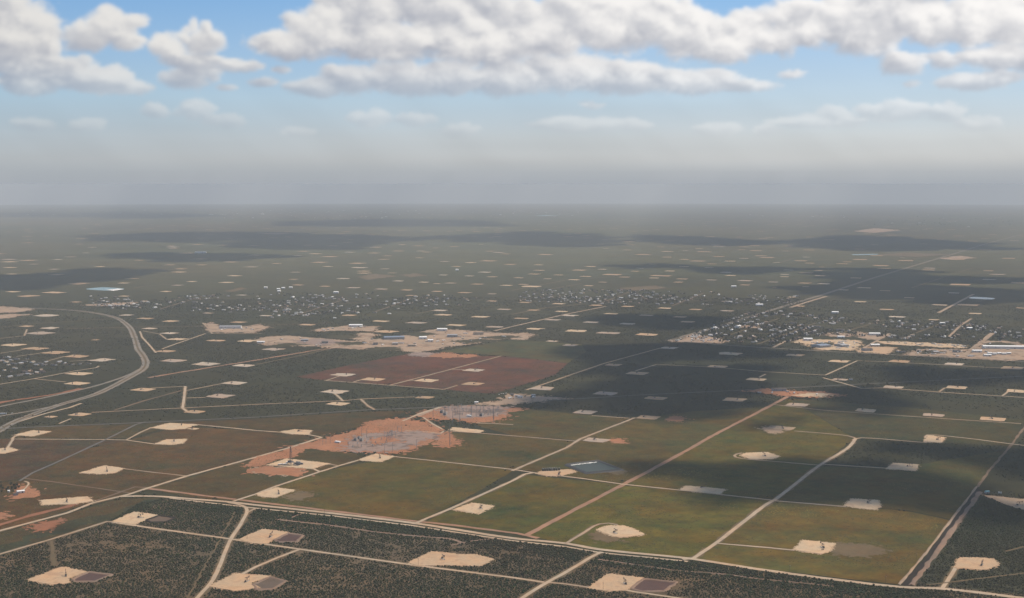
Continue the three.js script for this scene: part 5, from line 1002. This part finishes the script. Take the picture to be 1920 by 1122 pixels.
  for (let i = 0; i < 24; i++) { const x = 842 + (i % 12) * 8 + r() * 4, y = 781 - Math.floor(i / 12) * 9 - r() * 3; place(i % 2 ? br : bs, i % 2 ? 'circuit_breaker' : 'bus_support', G(x, y), TURN_B, 0.8, i % 2 ? 'low grey circuit breaker on the gravel of the far substation' : 'thin grey bus support on the gravel of the far substation', i % 2 ? 'circuit breaker' : 'bus support', i % 2 ? 'circuit breakers of the far substation' : 'bus supports of the far substation', i % 2 ? 1.1 : 1.5); }
  // wooden power poles
  const pole = proto(); part('post', P.wood, pole, new THREE.CylinderGeometry(0.13, 0.21, 13, 7).translate(0, 6.5, 0)); part('crossarm', P.wood, pole, box(0.16, 0.2, 2.8, 0, 12.2, 0)); for (const z of [-1.2, 0.5, 1.2]) part('insulator', P.porcelain, pole, cyl(0.08, 0.08, 0.3, 0, 12.45, z, 6)); const can = part('transformer_can', P.galv, pole, cyl(0.3, 0.3, 1, 0.45, 10.6, 0, 10)); can.name = 'transformer_can';
  for (const [x, y, l] of [[66, 962, 'wooden power pole beside the red scar at the far lower left'], [137, 960, 'wooden power pole beside the left road near the long narrow pad'], [608, 967, 'wooden power pole on the long road below the worn scrape'], [652, 989, 'wooden power pole in the brush just below the long road'], [641, 899, 'wooden power pole in the grass field below the rig road'], [735, 925, 'wooden power pole in the middle of the large grass field'], [1131, 1107, 'wooden power pole on the bottom centre pad'], [1719, 1050, 'wooden power pole on the left bank of the lower ditch'], [1756, 1000, 'wooden power pole on the left bank halfway along the ditch'], [1661, 1094, 'wooden power pole on the long road near the foot of the ditch'], [1481, 1073, 'wooden power pole on the long road below the worn grass corner'], [400, 1002, 'wooden power pole beside the brush road left of the brown road'], [784, 1061, 'wooden power pole at the large irregular tan pad'], [463, 1012, 'wooden power pole at the junction beside the brown pit pad'], [1800, 950, 'wooden power pole beside the shaded upper ditch']]) place(pole, 'power_pole', G(x, y), TURN_B, 0.4, l, 'power pole');
}
// ---------------------------------------------------------------- buildings
function hall(w, d, h, wall, roof, rise) {                             // a gabled building: wall, roof, door, windows
  const g = proto(), s = new THREE.Shape(); s.moveTo(-d / 2, 0); s.lineTo(d / 2, 0); s.lineTo(d / 2, h); s.lineTo(0, h + rise); s.lineTo(-d / 2, h); s.closePath();
  part('wall', wall, g, new THREE.ExtrudeGeometry(s, { depth: w, bevelEnabled: false }).translate(0, 0, -w / 2).rotateY(Math.PI / 2));
  const L = Math.hypot(d / 2, rise) + 0.5, a = Math.atan2(rise, d / 2), slab = (k) => new THREE.BoxGeometry(w + 0.8, 0.2, L).rotateX(k * a).translate(0, h + rise / 2 + 0.16, k * (d / 4 + 0.15));
  part('roof', roof, g, slab(1), slab(-1));
  part('door', P.door, g, box(Math.min(w * 0.16, 4), Math.min(h * 0.75, 4), 0.1, w * 0.2, Math.min(h * 0.375, 2), d / 2 + 0.04));
  part('window', P.glass, g, box(Math.min(w * 0.1, 2), h * 0.3, 0.08, -w * 0.22, h * 0.6, d / 2 + 0.03), box(Math.min(w * 0.1, 2), h * 0.3, 0.08, -w * 0.38, h * 0.6, d / 2 + 0.03));
  return g;
}
const scaleAt = (p) => dist(p) / FOC;                                 // metres per pixel
function building(x, y, wpx, depth, h, wall, roof, label, group, turn = TURN_B + Math.PI / 2 * 0, name = 'warehouse', category = 'warehouse') {
  const p = G(x, y), w = wpx * scaleAt(p); return place(hall(w, depth, h, wall, roof, Math.min(depth * 0.12, 3)), name, p, turn, 0.9, label, category, group);
}
building(38, 925, 13, 9, 4, P.wallWhite, P.roofWhite, 'long white roofed farm building below the dark trees at left', null, 0.55, 'farm_building', 'farm building');
building(29, 929.5, 7, 7, 4, P.wallGrey, P.roofDark, 'small dark roofed farm shed in front of the white farm building', null, 0.55, 'farm_shed', 'shed');
building(16, 924, 3.4, 6, 3.5, P.wallWhite, P.roofWhite, 'tiny white farm shed left of the long farm building', null, 0.2, 'farm_shed', 'shed');
building(667, 613, 25, 30, 8, P.wallWhite, P.roofWhite, 'long white roofed warehouse on the sandy strip behind the yards', null, 0.05);
building(829, 620.5, 19, 28, 8, P.wallWhite, P.roofWhite, 'bright white warehouse at the back right of the middle yard', null, 0.0);
building(793, 636, 14, 26, 8, P.wallWhite, P.roofWhite, 'white roofed warehouse in the middle of the oilfield yard', null, 0.1);
building(807, 641, 10, 22, 7, P.wallWhite, P.roofWhite, 'smaller white warehouse right of centre in the oilfield yard', null, 0.1);
building(738, 636, 38, 46, 9, P.wallGrey, P.roofBlue, 'large blue grey roofed hall in the middle of the oilfield yard', null, 0.25);
building(704, 647, 9, 18, 7, P.wallGrey, P.roofDark, 'dark roofed shed at the front of the oilfield yard', null, 0.1);
building(741, 647, 11, 18, 7, P.wallTan, P.roofGrey, 'grey roofed shed left of the small white warehouse in the yard', null, 0.1);
building(771, 650, 13, 18, 7, P.wallTan, P.roofTan, 'tan roofed shed at the front right of the oilfield yard', null, 0.2);
building(848, 632, 19, 24, 8, P.wallGrey, P.roofGrey, 'grey warehouse at the right side of the oilfield yard', null, 0.1);
building(897, 628, 18, 22, 7, P.wallTan, P.roofDark, 'dark roofed warehouse near the right tip of the oilfield yard', null, 0.2);
building(489, 644, 14, 16, 6, P.wallWhite, P.roofWhite, 'white shed at the left tip of the oilfield yard', null, 0.1);
building(571, 640, 14, 18, 6, P.wallGrey, P.roofGrey, 'grey shed in the left part of the oilfield yard', null, 0.1);
building(609, 644, 12, 18, 6, P.wallGrey, P.roofDark, 'dark shed in the left middle of the oilfield yard', null, 0.1);
building(432, 616, 40, 26, 9, P.wallWhite, P.roofGrey, 'long grey white warehouse in the small yard right of the highway', null, 0.03);
building(1885, 654, 78, 24, 9, P.wallWhite, P.roofWhite, 'very long white building at the right edge', null, -0.10);
building(1832, 661, 16, 20, 7, P.wallWhite, P.roofWhite, 'white warehouse left of the very long white building', null, -0.1);
building(1852, 668.5, 13, 16, 6, P.wallWhite, P.roofWhite, 'low white shed in front of the very long white building', null, -0.1);
for (let i = 0; i < 5; i++) building(1856 + i * 9, 664.6 + (i % 2) * 0.8, 7, 14, 5, P.wallWhite, P.roofWhite, 'small white hut in the row before the very long white building', 'white huts before the very long building', -0.1, 'hut', 'hut');
building(1515, 639, 16, 22, 8, P.wallWhite, P.roofWhite, 'white warehouse at the back of the pale right hand yard', null, -0.05);
building(1540, 651, 25, 55, 8, P.wallGrey, P.roofBlue, 'large blue grey hall in the pale right hand yard', null, 0.5);
building(1578, 650, 15, 50, 7, P.wallGrey, P.roofGrey, 'narrow grey hall right of the large blue grey hall', null, 0.5);
building(1640, 629, 20, 24, 8, P.wallWhite, P.roofWhite, 'white warehouse behind the right hand yards', null, -0.05);
building(1641, 650, 16, 22, 7, P.wallTan, P.roofWhite, 'tan walled warehouse with a white roof in the right hand yards', null, -0.05);
building(1577, 634, 13, 18, 6, P.wallWhite, P.roofWhite, 'white shed at the back of the right hand yards', null, -0.05);
building(1626, 658, 17, 26, 7, P.wallGrey, P.roofDark, 'dark roofed hall on the tan yard at the right', null, 0.3);
building(1794, 661, 11, 22, 7, P.wallGrey, P.roofDark, 'dark roofed shed near the right end of the tan yards', null, 0.1);
building(1754, 663, 10, 22, 7, P.wallTan, P.roofGrey, 'grey roofed shed on the tan yard right of the trees', null, 0.2);
building(1818, 618, 9, 22, 7, P.wallWhite, P.roofWhite, 'white shed alone on the plain behind the right settlement', null, 0.1);
building(1767, 608, 9, 18, 6, P.wallWhite, P.roofWhite, 'small white shed beyond the right settlement', null, 0.1);
building(1566, 588, 12, 24, 7, P.wallWhite, P.roofWhite, 'white topped shed on the far plain right of the diagonal highway', null, -0.05);
building(1424, 573.5, 13, 30, 7, P.wallWhite, P.roofWhite, 'bright long white shed beside the diagonal highway', null, -0.05);
building(1376, 539, 9, 26, 7, P.wallWhite, P.roofWhite, 'bright white shed on the far plain left of the diagonal highway', null, -0.05);
building(1000, 744, 7, 12, 5, P.wallGrey, P.roofGrey, 'grey roofed house in the cloud shadow by the paved road', null, 0.2, 'house', 'house');
building(975, 747, 9, 12, 5, P.wallWhite, P.roofGrey, 'pale house in the cloud shadow left of the grey roofed one', null, 0.2, 'house', 'house');
building(960, 741, 6, 10, 4, P.wallGrey, P.roofDark, 'dark roofed house at the top of the shaded yard', null, 0.2, 'house', 'house');
building(893, 757, 7, 9, 4, P.wallWhite, P.roofWhite, 'small white house on sandy ground above the far substation', null, 0.2, 'house', 'house');
building(1461, 733.5, 26, 18, 7, P.wallGrey, P.roofDark, 'long dark building at the top of the long rust coloured scar', null, 0.05);
building(1596, 713, 5, 9, 4, P.wallWhite, P.roofDark, 'tiny dark roofed hut on the triangular pad at the right', null, 0.2, 'hut', 'hut');
building(376, 475, 20, 60, 10, P.wallWhite, P.roofWhite, 'long thin white building far off on the left plain', null, 0.05);
building(492, 402.6, 5, 90, 18, P.wallWhite, P.roofWhite, 'bright white building nearly on the horizon at left', null, 0.05);
building(395, 403, 7, 90, 12, P.wallWhite, P.roofWhite, 'faint white building nearly on the horizon, left of the bright one', null, 0.05);
building(857, 507.8, 6, 40, 9, P.wallWhite, P.roofWhite, 'lone white shed on the far plain in the middle', null, 0.05);
building(630, 550.3, 9, 30, 8, P.wallWhite, P.roofWhite, 'white shed at the back of the left settlement', null, 0.05);
for (const [x, y] of [[498, 541], [522, 544], [531, 542], [545, 541], [523, 548]]) building(x, y, 6, 24, 7, P.wallWhite, P.roofWhite, 'white shed in the row at the back of the left settlement', 'white sheds behind the left settlement', 0.05, 'shed', 'shed');
// houses of the settlements and the trees that stand round them
const houseKinds = [hall(15, 9, 3.4, P.wallWhite, P.roofWhite, 1.6), hall(17, 10, 3.4, P.wallTan, P.roofGrey, 1.8), hall(14, 9, 3.2, P.wallWhite, P.roofTan, 1.6), hall(20, 8, 3.2, P.wallGrey, P.roofDark, 1.4), hall(18, 9, 4, P.wallWhite, P.roofWhite, 1.6)];
const hr = rng(83); let houseN = 0;
const HOUSE = [['small house in the trailer settlement inside the highway curve', 'houses inside the highway curve'], ['small house in the scattered settlement left of centre', 'houses of the settlement left of centre'], ['small house in the far settlement right of centre', 'houses of the far settlement right of centre'], ['small house in the settlement beside the diagonal highway at right', 'houses of the settlement at right']];
function houses(which, x0, y0, k, ...list) { for (const [x, y, s = 1] of list) place(houseKinds[which === 0 ? [1, 3, 3, 1, 2][Math.floor(hr() * 5)] : Math.floor(hr() * 5)], 'house', G(x0 + x / k, y0 + y / k), TURN_B + Math.floor(hr() * 2) * 1.57 + (hr() - 0.5) * 0.3, 0.4, HOUSE[which][0], 'house', HOUSE[which][1], s * (0.8 + 0.45 * hr())); }
houses(0, 0, 560, 3.98, [20, 470], [80, 465], [150, 490], [300, 490], [340, 480], [230, 565], [140, 578], [30, 540], [110, 525], [270, 500], [200, 455], [480, 490], [540, 495], [600, 490], [660, 490], [70, 590], [180, 475], [240, 480], [120, 455], [60, 500], [210, 570], [160, 570], [330, 500], [400, 500], [45, 480], [100, 490], [440, 480]);
houses(1, 0, 370, 4, [825, 818, 1.4], [940, 812], [870, 815], [1070, 788, 1.3], [1160, 833, 1.3], [1000, 805], [1415, 750, 1.3], [1565, 760], [1630, 758], [1670, 792], [1800, 815], [1725, 865], [1760, 825], [1460, 790, 1.5], [1460, 833], [1200, 810], [1350, 800], [1510, 800], [1790, 835], [1870, 822]);
houses(1, 480, 370, 4, [275, 755, 1.5], [545, 765], [570, 752], [500, 782], [495, 805], [570, 818], [675, 785, 1.3], [755, 733], [825, 728], [910, 742], [850, 765], [940, 810, 1.4], [1035, 803], [1065, 840], [1290, 740, 1.3], [1410, 738], [1410, 785], [1590, 778], [890, 868], [1000, 878], [645, 870], [590, 910], [375, 893], [340, 870], [170, 893], [405, 735], [230, 845], [130, 815], [20, 765], [10, 745], [60, 820], [400, 825], [440, 800], [760, 825], [210, 740], [120, 905], [980, 785], [1360, 770]);
houses(2, 960, 370, 4, [90, 720], [230, 700], [430, 717, 1.3], [480, 763], [640, 750], [300, 715], [1130, 775], [1140, 740], [1350, 755], [1410, 710], [1430, 808], [1465, 808], [1495, 808], [590, 770], [760, 735], [880, 745], [1010, 720], [1060, 710], [820, 760], [1230, 750], [1280, 725], [1380, 740], [1440, 745], [1220, 770], [540, 750], [700, 770], [960, 760], [1590, 760], [1550, 735], [1640, 790]);
houses(3, 960, 370, 4, [1870, 740], [1840, 770], [1790, 740], [1900, 745], [1860, 750], [1825, 735], [1885, 770]);
houses(3, 960, 560, 3.98, [1435, 246, 1.7], [1510, 228, 1.8], [1690, 220, 1.6], [1870, 195], [1640, 240], [1740, 250], [1860, 240], [1560, 262], [1620, 225]);
houses(3, 1440, 560, 3.98, [60, 238, 1.6], [190, 187, 1.4], [370, 215, 1.5], [540, 240, 1.6], [605, 243], [535, 155], [820, 170, 1.7], [700, 185], [760, 190], [1130, 175], [1040, 180], [980, 175], [920, 165], [1450, 215], [1610, 215], [1810, 278], [1870, 260], [270, 110], [100, 100], [60, 110], [150, 140], [215, 150], [160, 220], [250, 225], [330, 215], [880, 215], [1090, 235], [1150, 230], [1250, 215], [1340, 240], [1400, 195], [1180, 275], [980, 300], [1080, 280], [1320, 290], [1380, 300], [1700, 260], [1760, 265], [1560, 215], [30, 350], [970, 400, 1.3], [1005, 402, 1.2]);
const TREE = [['dark tree among the trailers inside the highway curve', 'trees inside the highway curve'], ['dark tree among the houses left of centre', 'trees of the settlement left of centre'], ['dark tree among the houses of the far settlement right of centre', 'trees of the far settlement right of centre'], ['dark tree in the settlement at the right', 'trees of the settlement at right']];
function grove(which, x0, y0, k, ...list) { for (const [x, y, w, h = w * 0.25] of list) { const n = Math.max(3, Math.round(w * 0.041)); for (let i = 0; i < n; i++) { const [tx, tz] = G(x0 + (x + (hr() - 0.5) * w) / k, y0 + (y + (hr() - 0.5) * h) / k); tree(tx, tz, 1.0 + hr() * 0.9, TREE[which][0], TREE[which][1]); } } }
grove(0, 0, 560, 3.98, [215, 455, 60], [30, 530, 80], [480, 490, 60], [20, 450, 50], [640, 490, 60], [450, 530, 60], [200, 520, 120], [70, 585, 40]);
grove(1, 0, 370, 4, [1380, 765, 300, 24], [1330, 840, 220, 34], [1880, 780, 120, 20], [1870, 860, 90, 20], [1150, 790, 80], [1480, 820, 140, 20]);
grove(1, 480, 370, 4, [310, 745, 200, 50], [480, 790, 180, 30], [800, 745, 160, 40], [1050, 820, 220, 40], [1420, 760, 220, 50], [90, 840, 100], [520, 880, 140, 24], [690, 860, 130, 18], [340, 905, 100, 16], [1570, 765, 80, 30], [180, 790, 100]);
grove(2, 960, 370, 4, [220, 710, 90], [420, 685, 60], [1000, 740, 140, 44], [1070, 775, 130, 30], [1270, 735, 110], [1480, 790, 130, 26], [1510, 730, 70], [870, 720, 70], [760, 730, 90], [660, 730, 70], [1150, 745, 150, 26]);
grove(3, 960, 560, 3.98, [1600, 262, 280, 56], [1530, 205, 70], [1560, 325, 60], [1850, 300, 110, 34], [1760, 240, 140]);
grove(3, 1440, 560, 3.98, [60, 295, 160, 50], [180, 290, 90, 50], [110, 230, 80], [280, 225, 90], [370, 95, 50], [830, 158, 280, 22], [1060, 175, 140, 20], [925, 215, 70, 22], [1000, 300, 80], [1330, 295, 130, 26], [1200, 215, 120, 26], [1390, 190, 80], [1750, 270, 90], [1140, 405, 80, 22], [20, 350, 50], [860, 265, 60]);
[[20, 910, 1.3], [26, 914, 1.5], [31, 912, 1.4], [35, 915, 1.1], [22, 917, 1.2], [29, 918, 1.3], [15, 916, 1.0], [12, 919, 1.0]].forEach(([x, y, s]) => { const p = G(x, y + 3); tree(p[0], p[1], s, 'dark bushy tree in the clump above the white farm building', 'trees of the farm clump'); });
[[1, 914, 1.2], [5, 917, 1.1], [-4, 916, 1.4], [3, 922, 0.9]].forEach(([x, y, s]) => { const p = G(x, y + 3); tree(p[0], p[1], s, 'dark tree of the clump cut by the left picture edge', 'trees at the left picture edge'); });
[[66, 797.5], [72, 797], [62, 798], [420, 783], [424, 782.6], [462, 781], [500, 781], [545, 777], [280, 791], [790, 765], [300, 790]].forEach(([x, y]) => { const p = G(x, y); tree(p[0], p[1], 0.8 + hr() * 0.4, 'dark roadside bush tree along the grey paved road', 'trees along the grey paved road'); });
for (let i = 0; i < 9; i++) { const p = G(945 + i * 12 + hr() * 6, 743 + hr() * 6); tree(p[0], p[1], 0.8 + hr() * 0.5, 'dark tree beside the shaded houses on the paved road', 'trees beside the shaded houses'); }
// the rest of the towns' houses and trees, past telling apart
{
  const areas = [[[170, 553], [300, 553], [470, 552], [560, 550], [700, 560], [800, 556], [890, 560], [880, 572], [790, 580], [690, 588], [600, 594], [520, 592], [430, 584], [330, 586], [240, 582], [170, 576]], [[965, 548], [1040, 542], [1160, 544], [1290, 546], [1420, 552], [1500, 556], [1480, 572], [1400, 576], [1260, 574], [1120, 570], [970, 566]], [[1380, 590], [1460, 582], [1560, 592], [1680, 596], [1800, 606], [1915, 618], [1990, 630], [1900, 640], [1800, 640], [1690, 636], [1560, 628], [1450, 646], [1350, 640], [1300, 636]], [[-20, 670], [60, 668], [150, 676], [186, 684], [120, 690], [60, 704], [-20, 708]], [[-20, 396], [250, 394], [600, 391], [900, 394], [1150, 398], [1100, 408], [700, 410], [500, 414], [250, 402], [-20, 410]], [[1380, 398], [1700, 396], [1990, 402], [1990, 430], [1700, 424], [1400, 412]]], r = rng(131), bodies = [], crowns = [];
  areas.forEach((a, n) => {
    const q = a.map(([x, y]) => G(x, y)), xs = a.map((p) => p[0]), ys = a.map((p) => p[1]), many = [1500, 1200, 2900, 320, 900, 400][n];
    for (let i = 0; i < many; i++) {
      const px = mix(Math.min(...xs), Math.max(...xs), r()), py = mix(Math.min(...ys), Math.max(...ys), r()), p = G(px, py), big = n > 3 ? 2.6 : 1;
      if (!insidePoly(p, q) || fbm3(p[0] / (260 * big), p[1] / (260 * big), 3.7 + n, 3) * 1.6 < (n === 2 ? -0.22 : -0.06)) continue;
      const u = Math.round((p[0] * dirA[0] + p[1] * dirA[1]) / 60) * 60 + (r() - 0.5) * 22, v = p[0] * dirB[0] + p[1] * dirB[1], c = [dirA[0] * u + dirB[0] * v, dirA[1] * u + dirB[1] * v];
      (r() < 0.42 ? bodies : crowns).push([c[0], c[1], big * (0.7 + 0.6 * r())]);
      if (n < 3 && r() < 0.6) crowns.push([c[0] + (r() - 0.5) * 40, c[1] + (r() - 0.5) * 40, 0.9 + 0.8 * r()]);
    }
  });
  const shape = new THREE.Shape(); shape.moveTo(-4.5, 0); shape.lineTo(4.5, 0); shape.lineTo(4.5, 3.2); shape.lineTo(0, 5); shape.lineTo(-4.5, 3.2); shape.closePath();
  const hg = new THREE.ExtrudeGeometry(shape, { depth: 15, bevelEnabled: false }).translate(0, 0, -7.5).rotateY(Math.PI / 2), o = new THREE.Object3D(), c = new THREE.Color(), tint = new THREE.MeshStandardMaterial({ color: new THREE.Color(1, 1, 1), roughness: 0.9 });
  const hm = new THREE.InstancedMesh(hg, tint, bodies.length);
  bodies.forEach(([x, z, s], k) => { o.position.set(x, elev(x, z) + 0.3, z); o.scale.setScalar(s); o.rotation.y = TURN_B + (k % 2) * 1.57; o.updateMatrix(); hm.setMatrixAt(k, o.matrix); const q = r(); q < 0.3 ? c.setRGB(0.48, 0.47, 0.45) : q < 0.6 ? c.setRGB(0.25, 0.25, 0.26) : q < 0.8 ? c.setRGB(0.3, 0.22, 0.16) : c.setRGB(0.1, 0.08, 0.075); hm.setColorAt(k, c); });
  hm.name = 'town_houses'; hm.userData.kind = 'stuff'; hm.castShadow = hm.receiveShadow = true; scene.add(hm);
  const cg = treeKinds[0].children[1].geometry, cm = new THREE.InstancedMesh(cg, treeMats[2], crowns.length);
  crowns.forEach(([x, z, s], k) => { o.position.set(x, elev(x, z) - 0.6 * s, z); o.scale.setScalar(s); o.rotation.y = r() * 6; o.updateMatrix(); cm.setMatrixAt(k, o.matrix); });
  cm.name = 'town_trees'; cm.userData.kind = 'stuff'; cm.castShadow = cm.receiveShadow = true; scene.add(cm);
}
// trailers and machines parked in the yards
const yr = rng(97);
function park(n, px, label, group) {
  const q = px.map(([x, y]) => G(x, y)), xs = q.map((p) => p[0]), zs = q.map((p) => p[1]);
  for (let i = 0, t = 0; i < n && t < n * 30; t++) {
    const p = [mix(Math.min(...xs), Math.max(...xs), yr()), mix(Math.min(...zs), Math.max(...zs), yr())];
    if (!insidePoly(p, q)) continue;
    i++; const k = yr(), what = k < 0.5 ? ['parked_trailer', trailerProto, 'trailer'] : k < 0.72 ? ['semi_truck', semiProto, 'truck'] : ['pickup_truck', pickupProtos[Math.floor(yr() * 3)], 'pickup truck'];
    place(what[1], what[0], p, TURN_B + Math.floor(yr() * 2) * 1.57 + (yr() - 0.5) * 0.4, 0.9, `${what[2]} ${label}`, what[2], `${what[2]}s ${group}`, 1.05);
  }
}
park(46, [[490, 642], [540, 631], [660, 641], [780, 628], [870, 621], [960, 630], [880, 645], [790, 659], [650, 654]], 'parked among others in the middle oilfield yard', 'in the middle oilfield yard');
park(16, [[595, 621], [655, 612], [700, 614], [640, 619]], 'parked on the sandy strip behind the middle yard', 'on the sandy strip');
park(12, [[398, 622], [410, 614], [490, 612], [476, 623]], 'parked in the small yard right of the highway', 'in the small yard');
park(34, [[1495, 643], [1614, 640], [1600, 656], [1530, 652]], 'parked in the pale right hand yard', 'in the pale right hand yard');
park(26, [[1706, 665], [1719, 657], [1809, 658], [1800, 670]], 'parked on the tan yard at the right', 'on the tan yard');
park(24, [[1650, 642], [1797, 647], [1815, 652], [1724, 648]], 'parked on the long sandy strip at the right', 'on the long sandy strip');
park(20, [[1815, 671], [1846, 645], [1890, 645], [1925, 668]], 'parked round the very long white building', 'round the very long building');
park(40, [[1262, 641], [1300, 629], [1330, 632], [1364, 640], [1350, 643]], 'parked in the crowded lot at the bend of the highway', 'in the crowded lot');
park(8, [[1400, 737], [1440, 733], [1560, 742], [1500, 743]], 'parked at the plant on the rust coloured scar', 'at the plant');
park(8, [[950, 752], [960, 742], [1030, 747], [1000, 751]], 'parked beside the shaded houses', 'beside the shaded houses');
renderer.render(scene, camera);
